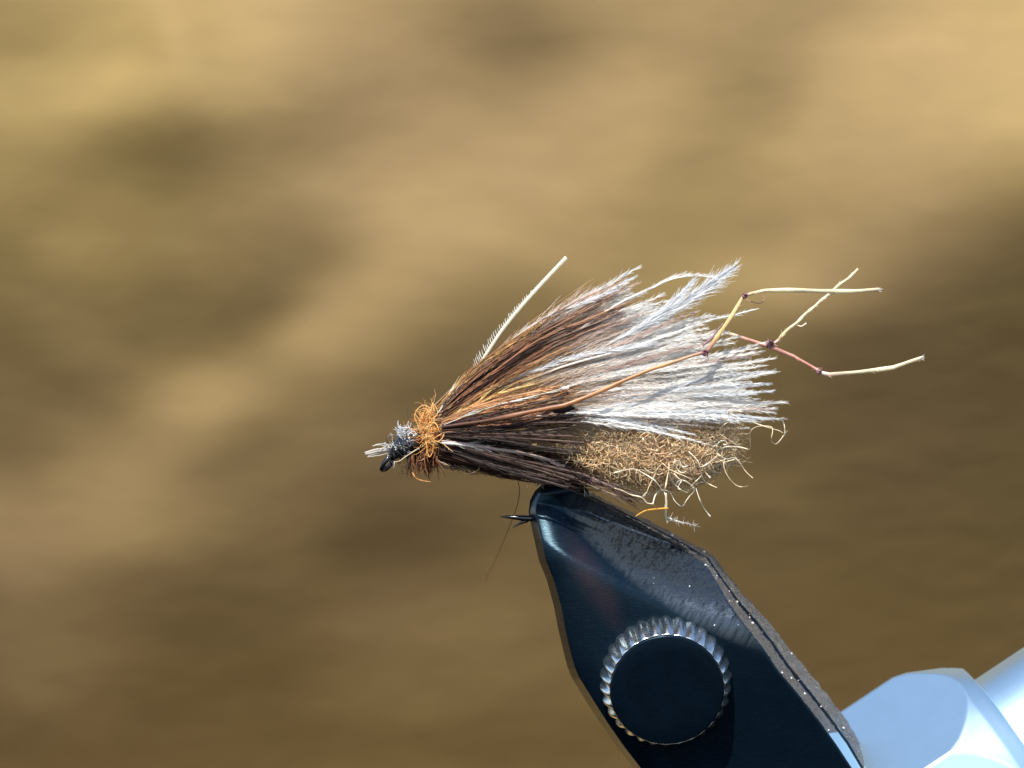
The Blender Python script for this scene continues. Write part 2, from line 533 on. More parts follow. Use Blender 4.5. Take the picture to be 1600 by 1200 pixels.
def strip(name, mat, A, ya, B, yb, i0, i1, parent, n=5, bulge=0.0, lift=0.0, rough=0.0):
    V = []
    for i in range(i0, i1):
        ra, rb = A[i], B[i]
        a = ya(i) if callable(ya) else ya
        b = yb(i) if callable(yb) else yb
        row = []
        for u in np.linspace(0, 1, n):
            p = VP(*(ra * (1 - u) + rb * u), a * (1 - u) + b * u - bulge * math.sin(math.pi * u))
            row.append(p + np.array([0.84, -0.2, 0.5]) * (lift + rough * rng.normal()))
        V.append(row)
    V = np.array(V)
    nc = V.shape[1]
    ii = np.arange(len(V) - 1)[:, None] * nc
    jj = np.arange(nc - 1)[None, :]
    F = np.stack([ii + jj, ii + nc + jj, ii + nc + jj + 1, ii + jj + 1], axis=-1).reshape(-1, 4)
    return link_mesh(name, V.reshape(-1, 3), F, mat, parent)

jaw1 = make_front_jaw()
jaw1['label'] = 'front jaw with dark blue ground face'
nR = len(Lr)
cut = SUB * 14 + 5
SA = Fr * 0.13 + Sr * 0.87; SB = Sr * 0.88 + Or * 0.12
SI = Sr - np.array([7.0, -3.0])
flank = strip('flank', M_GRAIN, Fr, lambda i: -edge_th(i) + 0.004, SA, -0.05, 0, cut, jaw1, 9, 0.012, rough=0.0022)
flank['label'] = 'grainy grey flank of the front jaw'
strip('polished_flank', M_BRIGHT, Fr, lambda i: -edge_th(i) + 0.004, SA, -0.05, cut - 1, nR, jaw1, 5, 0.012)

def make_back_jaw():
    V = []
    for i in range(nR):
        s = i / SUB
        th = 0.10 + 0.34 * min(1, s / 8)
        tip = 0.45 + 0.55 * math.sqrt(max(0, 1 - max(0, 1 - s / 2.6) ** 2))
        th *= tip
        l = Lr[i] + np.array([1.0, -3.0 if s < 3 else 0]) * (1 if s < 3 else 0)
        row = [VP(*l, 0.022), VP(*(l + (2, 0)), th * 0.75), VP(*(l * 0.85 + Or[i] * 0.15), th),
               VP(*(l * 0.1 + Or[i] * 0.9), th)]
        V.append(row)
    V = np.array(V)
    nc = 4
    ii = np.arange(nR - 1)[:, None] * nc
    jj = np.arange(nc - 1)[None, :]
    F = np.stack([ii + jj, ii + jj + 1, ii + nc + jj + 1, ii + nc + jj], axis=-1).reshape(-1, 4)
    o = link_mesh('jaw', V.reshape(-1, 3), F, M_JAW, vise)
    # its slit face and grainy flank
    f = strip('flank', M_GRAIN, SB, 0.04, Or, lambda i: 0.10 + 0.24 * min(1, (i / SUB) / 8), 0, nR, o, 9, 0.014, rough=0.0026)
    f['label'] = 'grainy grey flank of the rear jaw'
    strip('slit_wall', M_CAP, SA, -0.05, SI, 0.0, 0, nR, o, 3)
    strip('slit_wall', M_CAP, SI, 0.0, SB, 0.04, 0, nR, o, 3)
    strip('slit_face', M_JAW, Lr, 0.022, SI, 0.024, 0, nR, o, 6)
    return o
jaw2 = make_back_jaw()
jaw2['label'] = 'rear jaw behind the slit'

# pale grains, coloured to stand in for sparkles on the rough flanks
def make_grains():
    T = Tubes()
    for _ in range(34):
        i = int(rng.integers(SUB * 5, nR - SUB))
        u = rng.random()
        if rng.random() < 0.5:
            a = Fr[i] * (1 - u) + Sr[i] * u; y = -edge_th(i) * (1 - u) - 0.02 * u - 0.012
        else:
            a = Sr[i] * (1 - u) + Or[i] * u; y = 0.02 + 0.25 * u - 0.02
        p = VP(*a, y)
        r = abs(rng.normal(0, 1)) * 0.003 + 0.0012
        d = rng.normal(0, 1, 3); d /= np.linalg.norm(d)
        T.add([p - d * r, p - d * r * .4, p + d * r * .5, p + d * r], [r * .3, r, r * .9, r * .3], (0.75, 0.75, 0.76), 4)
    for _ in range(9):                            # specks on the dark face
        a = (rng.uniform(1000, 1180), rng.uniform(870, 1000))
        i = int(np.argmin(abs(Fr[:, 1] - a[1])))
        if a[0] > Fr[i][0] - 4: continue
        th = float(jaw_thickness(np.array([a[0]]), np.array([a[1]]), np.array([200.0]))[0])
        p = VP(*a, -th - 0.002)
        r = rng.uniform(0.002, 0.006)
        d = rng.normal(0, 1, 3); d[1] = 0; d /= np.linalg.norm(d)
        T.add([p - d * r, p - d * r * .4, p + d * r * .5, p + d * r], [r * .3, r * .6, r * .6, r * .3], (0.7, 0.72, 0.75), 4)
    o = T.build('sparkle_grains', fibre_mat('pale_speck', 0.2, 0.2, 0.6), vise, 'stuff')
make_grains()

# knob: scalloped rim standing out from the jaw, dark flat face
def make_knob():
    ctr0 = VP(1040, 1063, -0.44)
    n, teeth = 360, 30
    a = np.arange(n) / n * 2 * math.pi
    wave = np.cos(a * teeth + 0.6)
    ph_ = (a * teeth / (2 * math.pi)) % 1.0
    scal = np.clip(1.25 * (1 - np.abs(ph_ * 2 - 1)), 0, 1)
    R = 102 * S * (D - 0.44) / D
    prof = [(-0.10, 1.0, 0.6), (0.0, 1.02, 0.9), (0.02, 1.025, 1.2), (0.05, 1.015, 1.35), (0.09, 0.985, 1.2), (0.12, 0.955, 1.1), (0.14, 0.925, 0.9), (0.155, 0.897, 0.45), (0.162, 0.884, 0.0), (0.160, 0.876, 0.0), (0.150, 0.872, 0.0)]
    ct, st = math.cos(math.atan(TILT)), math.sin(math.atan(TILT))
    V = []
    for h, r, s in prof:
        rr = R * r * (1 - 0.055 * s * (1 - scal))
        V.append(np.stack([ctr0[0] + rr * np.cos(a), ctr0[1] - h * ct - rr * np.sin(a) * st, ctr0[2] + rr * np.sin(a) * ct - h * st], axis=-1))
    V = np.array(V).reshape(-1, 3)
    F = []
    for k in range(len(prof) - 1):
        i = np.arange(n); j = (i + 1) % n
        F.append(np.stack([k * n + i, k * n + j, (k + 1) * n + j, (k + 1) * n + i], axis=-1))
    knob = link_mesh('knurled_knob', V, np.vstack(F), M_KNURL, vise)
    knob['label'] = 'bright scalloped rim of the round knob'
    prof2 = [(0.145, 0.876), (0.166, 0.874), (0.172, 0.866), (0.174, 0.850), (0.174, 0.6), (0.174, 0.3), (0.174, 0.002)]
    V = []; m = 96
    a = np.arange(m) / m * 2 * math.pi
    for h, r in prof2:
        V.append(np.stack([ctr0[0] + R * r * np.cos(a), ctr0[1] - h * ct - R * r * np.sin(a) * st, ctr0[2] + R * r * np.sin(a) * ct - h * st], axis=-1))
    F = []
    for k in range(len(prof2) - 1):
        i = np.arange(m); j = (i + 1) % m
        F.append(np.stack([k * m + i, k * m + j, (k + 1) * m + j, (k + 1) * m + i], axis=-1))
    link_mesh('face', np.array(V).reshape(-1, 3), np.vstack(F), M_CAP, knob)
make_knob()

# lever shaft at lower right: hexagonal nut, chamfered to a round shaft
def make_lever():
    yc = 0.85
    u2 = np.array([0.833, -0.553]); v2 = np.array([0.553, 0.833])    # along / across, photograph pixels (y down)
    def at(u, rho, ang):
        """u px along, rho px from the axis, ang from 'up across' towards the camera"""
        across = 1900 - rho * math.cos(ang)
        p = u2 * u + v2 * across
        k = S * (D + yc) / D
        base = np.array(((p[0] - 800) * k, yc, (600 - p[1]) * k))
        base[1] -= rho * math.sin(ang) * k
        return base
    Rc, a0 = 245.0, math.radians(-4)
    apo = Rc * math.cos(math.pi / 6)
    us = np.concatenate([[446, 450], np.linspace(455, 560, 5), np.linspace(566, 676, 46), [678, 680]])
    def cone(u):
        return np.interp(u, [440, 446, 452, 560, 600, 650, 668, 676, 680], [200, 236, 250, 250, 238, 214, 202, 196, 174])
    n = 360
    th = np.arange(n) / n * 2 * math.pi
    loc = (th - a0) % (math.pi / 3) - math.pi / 6
    hexr = apo / np.cos(loc)
    V = []
    for u in us:
        rr = np.minimum(hexr, cone(u))
        V.append([at(u, r, t) for r, t in zip(rr, th)])
    V = np.array(V)
    m = len(us)
    F = []
    for k in range(m - 1):
        i = np.arange(n); j = (i + 1) % n
        F.append(np.stack([k * n + i, (k + 1) * n + i, (k + 1) * n + j, k * n + j], axis=-1))
    nut = link_mesh('hex_nut', V.reshape(-1, 3), np.vstack(F), M_BRIGHT, vise)
    me = nut.data
    es = me.attributes.new('sharp_edge', 'BOOLEAN', 'EDGE')
    # end cap
    us2 = [678, 690, 900, 1150]
    V = np.array([[at(u, 170, t) for t in th[::4]] for u in us2])
    q = n // 4
    F = []
    for k in range(len(us2) - 1):
        i = np.arange(q); j = (i + 1) % q
        F.append(np.stack([k * q + i, (k + 1) * q + i, (k + 1) * q + j, k * q + j], axis=-1))
    link_mesh('lever_shaft', V.reshape(-1, 3), np.vstack(F), M_BRIGHT, vise)
    # stem that joins the nut to the jaws
    us3 = [330, 446, 452]
    V = np.array([[at(u, 150, t) for t in th[::6]] for u in us3])
    q = n // 6
    F = []
    for k in range(len(us3) - 1):
        i = np.arange(q); j = (i + 1) % q
        F.append(np.stack([k * q + i, (k + 1) * q + i, (k + 1) * q + j, k * q + j], axis=-1))
    link_mesh('pivot_stem', V.reshape(-1, 3), np.vstack(F), M_JAW, vise)
    return nut
make_lever()

# ------------------------------------------------------------------ the fly
fly = thing('fishing_fly', P(870, 765, 0.0), 'caddis fishing fly with white and brown feather wing and knotted legs', 'fishing fly')

M_HOOK = steel('black_nickel_wire', (0.05, 0.05, 0.055), 0.25, 0.8, 0.5, 0.0005)
F_DARK = fibre_mat('dark_feather', 0.15, 0.5, 0.18)
F_BROWN = fibre_mat('brown_feather', 0.4, 0.42, 0.35)
F_WHITE = fibre_mat('white_feather', 0.54, 0.45, 0.4, var=0.05)
F_TAN = fibre_mat('tan_dubbing', 0.25, 0.28, 0.6, 0.2)
F_ORANGE = fibre_mat('orange_dubbing', 0.45, 0.4, 0.4, var=0.1)
F_THREAD = fibre_mat('black_thread', 0.0, 0.22, 0.6, 0.3)
F_LEG = fibre_mat('leg_quill', 0.22, 0.35, 0.5)

# hook
T = Tubes()
hp = resample(PP([(612, 712, 0), (640, 708, 0), (720, 716, 0), (800, 734, 0), (868, 750, 0), (900, 757, 0), (916, 770, 0), (916, 788, 0), (902, 802, 0), (870, 808, 0), (826, 810, 0)]), 60)
T.add(hp, 4.6 * px_, (0.5, 0.5, 0.5), 10)
pt = PP([(832, 810, 0), (822, 810, 0), (806, 808.5, 0), (792, 807.5, 0), (780, 807, 0)])
T.add(pt, np.array([5.2, 5.2, 4.2, 2.6, 0.4]) * px_, (0.5, 0.5, 0.5), 8)
T.add(PP([(824, 813, 0), (812, 818, 0), (800, 825, 0)]), np.array([3.2, 2.2, 0.3]) * px_, (0.5, 0.5, 0.5), 6)   # barb
hook = T.build('hook', M_HOOK, fly)
T = Tubes()
a = np.linspace(0, 2 * math.pi, 33)
ex, ey = np.array([-8.5, 11.0]), np.array([3.6, 2.8])
T.add(np.array([P(606 + ex[0] * math.cos(t) + ey[0] * math.sin(t), 723 + ex[1] * math.cos(t) + ey[1] * math.sin(t), 0.035 * math.sin(t)) for t in a]), 4.0 * px_, (0.5, 0.5, 0.5), 8)
eye = T.build('eye', M_HOOK, hook)
eye['label'] = 'black wire eye of the hook'

# head: thread wraps
T = Tubes()
hd = resample(PP([(610, 716, 0), (618, 708, 0), (628, 700, 0), (640, 693, 0), (652, 688, 0), (662, 684, 0)]), 40)
rr = np.interp(np.linspace(0, 1, 40), [0, .15, .4, .65, .85, 1], [5, 11, 17, 20, 18, 14]) * px_
T.add(hd, rr, (0.012, 0.012, 0.014), 20)
axis = (hd[-1] - hd[0]); axis /= np.linalg.norm(axis)
sd = np.cross(axis, [0, 1, 0]); sd /= np.linalg.norm(sd)
turns = 15
tt = np.linspace(0.05, 0.97, turns * 22)
wr = []
for t in tt:
    i = t * 39; i0 = int(i); f = i - i0
    c = hd[i0] * (1 - f) + hd[min(i0 + 1, 39)] * f
    r = rr[i0] * (1 - f) + rr[min(i0 + 1, 39)] * f
    an = t * turns * 2 * math.pi
    wob = 1 + 0.14 * math.sin(an * 0.31) + 0.10 * math.sin(an * 1.7 + 1) + 0.06 * math.sin(an * 4.3)
    wr.append(c + (sd * math.cos(an) + np.array([0, 1, 0]) * math.sin(an)) * r * wob + axis * 0.016 * math.sin(an * 0.53) + axis * 0.012 * math.sin(an * 1.13 + 2))
T.add(np.array(wr), 1.7 * px_, (0.016, 0.016, 0.02), 6)
head = T.build('thread_head', F_THREAD, fly)
head['label'] = 'glossy black thread head'

def frizz(T, center, spread, count, length, rad, cols, axis=None, curl=0.6, steps=7, sides=3, inward=0.0):
    """curly short fibres around a centre (all in photograph px; center has a depth in cm)"""
    for _ in range(count):
        o = rng.normal(0, 1, 3) * np.array(spread) * S
        p = P(*center) + o
        d = rng.normal(0, 1, 3)
        if axis is not None:
            d = d * 0.55 + np.array(axis)
        d /= np.linalg.norm(d)
        L = length * S * rng.uniform(0.5, 1.4)
        pts = [p]
        turn = rng.normal(0, 1, 3) * curl
        for k in range(steps):
            d = d + np.cross(turn, d) * 0.5 + rng.normal(0, 1, 3) * curl * 0.25
            d /= np.linalg.norm(d)
            p = p + d * L / steps
            pts.append(p)
        pts = np.array(pts)
        n = len(pts)
        c = np.array(cols[int(rng.integers(len(cols)))]) * rng.uniform(0.75, 1.2)
        T.add(pts, np.linspace(1, 0.45, n) * rad * S * rng.uniform(0.7, 1.35), np.clip(c, 0, 0.95), sides)

# pale frizz on the head
T = Tubes()
frizz(T, (637, 679, -0.03), (7, 8, 5), 120, 15, 0.8, [(0.9, 0.92, 0.95), (0.8, 0.82, 0.86), (0.45, 0.42, 0.42)], (-0.35, -0.3, 0.5), 0.5)
frizz(T, (615, 699, -0.03), (5, 5, 5), 26, 12, 0.7, [(0.85, 0.88, 0.92), (0.6, 0.6, 0.62)], (-0.5, -0.2, 0.4), 0.5)
frizz(T, (628, 722, -0.02), (8, 6, 6), 26, 17, 0.5, [(0.05, 0.035, 0.03), (0.2, 0.12, 0.08)], (-0.1, -0.1, -1), 0.5)
frizz(T, (630, 700, -0.05), (9, 4, 9), 60, 11, 0.8, [(0.6, 0.62, 0.66), (0.03, 0.03, 0.035), (0.03, 0.03, 0.035)], (-0.3, -0.5, 0.3), 0.5)
fz = T.build('head_frizz', F_WHITE, fly, 'stuff')
fz['label'] = 'pale frizzed fibres on top of the head'

# clipped butts that stick out in front of the eye
for (x0, y0, x1, y1, xm, ym, r) in [(612, 702, 570, 708, 590, 702, 1.7), (612, 703, 571, 710, 592, 705, 1.5), (610, 704, 575, 712, 592, 708, 1.2),
                                    (608, 700, 582, 697, 594, 695, .8), (612, 700, 592, 706, 600, 699, 1.0), (614, 697, 586, 695, 600, 693, .6), (613, 706, 574, 714, 595, 711, .7)]:
    T = Tubes()
    yy = rng.uniform(-0.06, 0.02)
    T.add(resample(PP([(x0, y0, yy), (xm, ym, yy), (x1, y1, yy - 0.01)]), 9), np.linspace(0.8, 1.15, 9) * r * px_, (0.66, 0.62, 0.57), 4)
    T.build('clipped_butt', F_WHITE, fly)

# orange dubbed collar
T = Tubes()
cp = resample(PP([(656, 700, 0), (660, 685, 0), (666, 668, 0), (674, 652, 0)]), 14)
T.add(resample(PP([(652, 692, 0), (662, 684, 0), (672, 680, 0), (684, 680, 0)]), 14), np.array([6, 10, 12, 14, 16, 17, 18, 18, 18, 18, 17, 16, 14, 10]) * px_, (0.88, 0.40, 0.11), 14)
oc = [(0.95, 0.50, 0.16), (0.95, 0.58, 0.22), (0.94, 0.40, 0.10), (0.95, 0.68, 0.36)]
for (cx, cy, yy, n) in [(676, 645, -0.02, 60), (668, 655, -0.06, 80), (664, 672, -0.09, 90), (668, 688, -0.08, 70), (674, 700, -0.07, 25), (672, 660, 0.08, 60)]:
    frizz(T, (cx, cy, yy), (6, 8, 6), int(n * 0.9), 23, 0.6, oc, None, 0.38, 8)
collar = T.build('dubbed_collar', F_ORANGE, fly, 'stuff')
collar['label'] = 'fuzzy bright orange dubbing collar'
for pl in [[(655, 668), (648, 652), (652, 640), (662, 633), (671, 637)], [(676, 655), (684, 645), (677, 631), (673, 642)], [(672, 660), (681, 662), (685, 672), (676, 668)],
           [(660, 655), (655, 643), (664, 638), (672, 645)], [(668, 690), (680, 684), (694, 676), (688, 688), (676, 690)], [(666, 690), (668, 706), (671, 714), (676, 706), (677, 694)]]:
    T = Tubes()
    q = resample(PP([(x, y, -0.10 - 0.01 * i) for i, (x, y) in enumerate(pl)]), 18)
    T.add(q, np.linspace(1.1, 0.6, 18) * px_, (0.92, 0.55, 0.22), 5)
    T.build('dubbing_loop', F_ORANGE, collar)

# reddish brown beard under the collar
T = Tubes()
for _ in range(130):
    x0 = rng.uniform(640, 686); y0 = rng.uniform(700, 715); yy = rng.normal(0, 0.05)
    x1 = x0 + rng.normal(2, 9); y1 = min(752, y0 + rng.uniform(14, 38))
    c = np.array([(0.16, 0.06, 0.03), (0.09, 0.035, 0.02), (0.30, 0.11, 0.04)][int(rng.integers(3))])
    T.add(resample(PP([(x0, y0, yy), (0.5 * (x0 + x1) - 2, 0.5 * (y0 + y1), yy * 1.2), (x1, y1, yy * 1.4)]), 7), np.linspace(1.2, 0.35, 7) * px_, c, 3)
T.add(resample(PP([(644, 738, -.05), (650, 747, -.06), (660, 751, -.06), (673, 753, -.06)]), 10), np.linspace(1.4, 0.8, 10) * px_, (0.8, 0.4, 0.14), 4)
T.add(resample(PP([(666, 745, -.05), (674, 736, -.06), (671, 722, -.06)]), 8), np.linspace(0.5, 1.2, 8) * px_, (0.10, 0.04, 0.02), 4)
bd = T.build('hackle_beard', F_BROWN, fly, 'stuff')
bd['label'] = 'reddish brown hackle fibres under the collar'

# dark abdomen around the shank
def lumpy(name, path, radii, mat, col, sides=22, amp=0.12, parent=None, yscale=0.85):
    n = 48
    p = resample(path, n)
    r = np.interp(np.linspace(0, 1, n), np.linspace(0, 1, len(radii)), radii) * px_
    V = []
    for i in range(n):
        a = np.arange(sides) / sides * 2 * math.pi
        k = 1 + amp * (np.sin(a * 3 + i * 0.7) * 0.5 + np.sin(a * 5 - i * 0.43) * 0.3 + rng.normal(0, 0.35, sides))
        V.append(np.stack([p[i][0] + 0 * a, p[i][1] - np.cos(a) * r[i] * k * yscale, p[i][2] + np.sin(a) * r[i] * k], axis=-1))
    V = np.array(V).reshape(-1, 3)
    i = np.arange(n - 1)[:, None] * sides; j = np.arange(sides)[None]; k = (j + 1) % sides
    F = np.stack([i + j, i + k, i + sides + k, i + sides + j], axis=-1).reshape(-1, 4)
    return link_mesh(name, V, F, mat, parent, np.broadcast_to(np.array(col, float), (len(V), 3)))
ab = lumpy('abdomen', PP([(668, 696, 0), (700, 704, 0), (760, 710, 0), (850, 722, 0), (905, 738, 0)]), [16, 25, 28, 28, 24, 20, 8], F_DARK, (0.035, 0.018, 0.014), parent=fly)
ab['label'] = 'dark brown abdomen wound along the shank'
T = Tubes()
for _ in range(420):
    x0 = rng.uniform(676, 740); f = rng.uniform(-1, 1)
    y0 = 695 + (x0 - 676) * 0.14 + f * 20
    L = rng.uniform(90, 230)
    x1 = min(x0 + L, 945); y1 = 704 + (x1 - 700) * 0.16 + f * 25 + rng.normal(0, 4)
    yy = -0.075 * math.sqrt(max(0, 1 - f * f)) - rng.uniform(0.0, 0.06)
    if rng.random() < 0.25: yy = -yy
    c = np.array([(0.03, 0.015, 0.012), (0.07, 0.03, 0.02), (0.14, 0.06, 0.035), (0.015, 0.010, 0.010), (0.2, 0.12, 0.08)][int(rng.choice(5, p=[.40, .2, .1, .26, .04]))])
    T.add(resample(PP([(x0, y0, yy * 0.8), (0.5 * (x0 + x1), 0.5 * (y0 + y1) + rng.normal(0, 4), yy * 1.3), (x1, y1, yy * 1.5)]), 8), np.array([.6, 1, 1.1, 1.1, 1, .9, .7, .3]) * rng.uniform(0.7, 1.5) * px_, c, 3)
bf = T.build('abdomen_fibres', F_DARK, fly, 'stuff')
bf['label'] = 'dark brown fibres lying back along the abdomen'

# pale fuzz along the belly
T = Tubes()
for _ in range(160):
    x0 = rng.uniform(684, 850); y0 = 716 + (x0 - 684) * 0.15 + rng.uniform(2, 10); yy = rng.uniform(-0.09, 0.03)
    l = rng.uniform(10, 26)
    c = [(0.30, 0.20, 0.13), (0.5, 0.38, 0.26), (0.12, 0.07, 0.05)][int(rng.integers(3))]
    T.add(resample(PP([(x0, y0, yy), (x0 + l * .5, y0 + rng.uniform(3, 9), yy - .01), (x0 + l, y0 + rng.uniform(4, 13), yy - .01)]), 5), np.array([.6, .55, .5, .4, .2]) * px_, c, 3)
bz = T.build('belly_fuzz', F_BROWN, fly, 'stuff')

# ---- tan dubbing mass
dub_axis = PP([(800, 692, 0), (860, 696, 0), (920, 700, 0), (990, 702, 0), (1060, 702, 0), (1110, 698, 0), (1140, 694, 0)])
dub_r = [6, 22, 38, 46, 48, 34, 10]
core = lumpy('dubbing_core', dub_axis, dub_r, F_TAN, (0.52, 0.37, 0.21), 24, 0.16, fly, 1.1)
T = Tubes()
dax = resample(dub_axis, 100)
drr = np.interp(np.linspace(0, 1, 100), np.linspace(0, 1, 7), [10, 28, 46, 54, 58, 50, 28]) * px_
tanc = [(0.88, 0.64, 0.38), (0.80, 0.55, 0.30), (0.66, 0.43, 0.22), (0.92, 0.76, 0.52), (0.84, 0.50, 0.24)]
DP, DR, DC = [], [], []
for _ in range(9000):
    t = rng.beta(1.6, 1.25)
    i = int(t * 99)
    a = rng.uniform(0, 2 * math.pi)
    r = drr[i] * (0.62 + 0.42 * rng.random() ** 0.7)
    p = dax[i] + np.array([0, -math.cos(a) * r * 1.15, math.sin(a) * r])
    d = np.array([rng.normal(0.7, 0.5), rng.normal(0, .35), rng.normal(0, .45)])
    d /= np.linalg.norm(d)
    turn = rng.normal(0, 0.38, 3)
    L = rng.uniform(16, 50) * S
    pts = [p]
    for k in range(8):
        d = d + np.cross(turn, d) * 0.5 + rng.normal(0, 0.22, 3)
        d /= np.linalg.norm(d)
        p = p + d * L / 8
        # stay close to the mass
        j = int(np.clip(np.searchsorted(dax[:, 0], p[0]), 0, 99))
        off = p - dax[j]; off[0] = 0
        m = np.linalg.norm(off)
        if m > drr[j] * 1.22: p = p - off / m * (m - drr[j] * 1.22) * 0.7
        pts.append(p)
    c = np.array(tanc[int(rng.choice(5, p=[.32, .26, .16, .16, .10]))])
    if 0.55 < t < 0.8 and math.sin(a) < 0.1 and rng.random() < 0.35: c = np.array((0.82, 0.50, 0.26))
    DP.append(pts); DR.append(np.array([.6, 1, 1.1, .9, 1.2, 1, .8, .9, .5]) * rng.choice([0.32, 0.45, 0.6, 0.85], p=[.35, .35, .2, .1]) * px_); DC.append(np.repeat(c[None], 9, axis=0))
FP, FR_, FC = [], [], []
for _ in range(900):                                 # flyaway underfur
    i = int(rng.beta(2.2, 1.1) * 99)
    a = rng.uniform(0, 2 * math.pi)
    rad_d = np.array([0.25, -math.cos(a), math.sin(a)])
    p = dax[i] + np.array([0, -math.cos(a) * drr[i] * 1.1, math.sin(a) * drr[i] * 0.98])
    d = rad_d * 0.6 + rng.normal(0, 0.5, 3) + np.array([0.4, 0, 0])
    turn = rng.normal(0, 0.5, 3); L = rng.uniform(12, 34) * S; pts = [p]
    for k in range(8):
        d = d + np.cross(turn, d) * 0.5; d /= np.linalg.norm(d)
        p = p + d * L / 8; pts.append(p)
    FP.append(pts); FR_.append(np.linspace(.42, .18, 9) * px_); FC.append(np.repeat(np.array([tanc[int(rng.integers(5))]]), 9, axis=0))
T.add_many(np.array(FP), np.array(FR_), np.array(FC))
T.add_many(np.array(DP), np.array(DR), np.array(DC))
dubf = T.build('dubbing_fibres', F_TAN, fly, 'stuff')
dubf['label'] = 'tan curly dubbing forming the body under the wing'

# individually visible curled strands of the dubbing (traced, zoom 960..1260 / 600..825)
def zc(pts): return [(960 + x * 0.1875, 600 + y * 0.1875) for x, y in pts]
curls = [
 [(880,380),(905,345),(960,315),(1040,300),(1110,308),(1170,325),(1240,350),(1310,372),(1370,388),(1405,408)],
 [(1130,470),(1128,420),(1145,380),(1190,355),(1250,350),(1310,362),(1318,400),(1308,450),(1315,485),(1345,500),(1380,470),(1420,415),(1445,388)],
 [(1420,410),(1418,360),(1408,320),(1388,285)],
 [(1080,325),(1035,350),(1005,400),(998,450),(1010,490),(1050,525),(1100,545),(1130,535),(1130,470)],
 [(880,420),(930,450),(985,490),(1040,520),(1115,545)],
 [(900,530),(960,520),(1030,525),(1100,540)],
 [(860,580),(900,610),(940,625),(995,615),(1040,650),(1080,710),(1115,750),(1155,785)],
 [(920,625),(910,670),(925,730),(960,790),(1010,840),(1060,858),(1115,848)],
 [(620,565),(670,610),(700,650),(715,690),(770,670),(820,630),(860,590)],
 [(715,690),(720,740),(745,800),(790,835),(855,865)],
 [(760,330),(800,290),(860,275),(920,295),(950,250),(955,225),(1010,225),(1070,232)],
 [(945,235),(990,260),(1030,280),(1070,300)],
 [(340,190),(400,230),(450,265),(500,270),(550,240),(600,235),(640,255)],
 [(0,270),(60,250),(120,230),(190,210)],
 [(0,740),(60,725),(130,710),(190,715),(260,755),(330,800),(370,845),(395,885)],
 [(240,690),(280,725),(320,740),(350,715),(400,660)],
 [(350,730),(320,790),(290,850),(270,900),(240,940)],
 [(320,1000),(340,930),(370,895),(420,885),(465,905),(500,970),(540,1010),(570,1015),(600,970),(630,930),(660,900),(665,860)],
 [(0,870),(60,885),(130,920),(210,940),(240,955),(270,990),(320,1000)],
 [(450,630),(455,700),(440,780),(425,860),(410,890)],
 [(410,885),(430,950),(425,1010),(420,1050)],
 [(450,720),(470,790),(510,840),(560,885),(605,905)],
 [(605,905),(640,860),(690,830),(745,815)],
 [(680,870),(710,960),(750,1040),(800,1105)],
 [(500,750),(540,790),(590,810),(640,840),(660,870)],
 [(400,660),(460,710),(520,740),(590,770),(650,800)],
 [(860,570),(850,520),(880,480),(920,475),(940,500),(910,510)],
 [(880,520),(900,560),(880,600),(850,570)],
 [(640,640),(700,700),(760,740),(800,785)],
 [(520,820),(560,800),(530,860),(545,880)],
 [(640,850),(690,800),(720,770)],
 [(870,430),(900,400),(935,385),(955,380)],
 [(490,690),(500,650),(540,640),(570,690),(620,680)],
 [(540,640),(520,700),(560,740),(610,720)],
 [(840,650),(890,640),(930,625)],
 [(640,330),(690,300),(640,270),(690,230),(740,240)],
 [(1000,630),(960,640),(915,655)],
]
for q, cl in enumerate(curls):
    T = Tubes()
    pts2 = zc(cl)
    m = len(pts2)
    y0 = rng.uniform(-0.26, -0.16) if pts2[0][1] < 730 else rng.uniform(-0.26, -0.14)
    ys = y0 + np.cumsum(rng.normal(0, 0.022, m))
    n = max(14, m * 7)
    pp = resample(np.array([P(x, y, z) for (x, y), z in zip(pts2, ys)]), n)
    # flat twisted ribbon: the width comes and goes along the strand
    tw = 0.85 + 0.75 * np.abs(np.sin(np.linspace(0, rng.uniform(3, 7), n) + rng.uniform(0, 3))) ** 6
    w = tw * rng.uniform(0.62, 0.95)
    w[-3:] *= np.array([1.3, 1.5, 1.0]) if rng.random() < 0.6 else np.array([0.9, 0.8, 0.5])
    c = np.array([(0.78, 0.66, 0.46), (0.70, 0.56, 0.36), (0.82, 0.74, 0.58)][q % 3])
    T.add(pp, w * px_, c, 5, 0.6)
    T.build('curly_strand', F_TAN, fly)

# strays under the body
def strand(name, pts, r, col, mat, parent=None, taper=(1, .6), n=20, sides=4, label=None):
    T = Tubes()
    T.add(resample(PP(pts), n), np.linspace(taper[0], taper[1], n) * r * px_, col, sides)
    return T.build(name, mat, parent or fly, label=label)
strand('stray_strand', [(1044, 794, -0.15), (1030, 795, -0.17), (1012, 797, -0.2), (1002, 801, -0.2), (993, 807, -0.2)], 1.5, (0.85, 0.5, 0.10), F_ORANGE, label='bright yellow-orange stray strand')
strand('stray_strand', [(1040, 770, -0.15), (1041, 790, -0.15), (1040, 805, -0.12), (1043, 818, -0.1)], 2.2, (0.72, 0.64, 0.5), F_TAN)
T = Tubes()
for k in range(70):
    t = rng.random()
    x, y = 1042 + 44 * t, 812 + 9 * t
    T.add(PP([(x, y, -0.1), (x + rng.normal(3, 3), y + rng.normal(-1, 4), -0.1 + rng.normal(0, .03))]), np.array([.45, .15]) * px_, (0.75, 0.72, 0.66), 3)
T.add(PP([(1040, 808, -0.1), (1060, 815, -0.1), (1087, 821, -0.1)]), np.array([2.2, 1.4, .6]) * px_, (0.75, 0.72, 0.66), 4)
T.build('fluff_tuft', F_WHITE, fly)
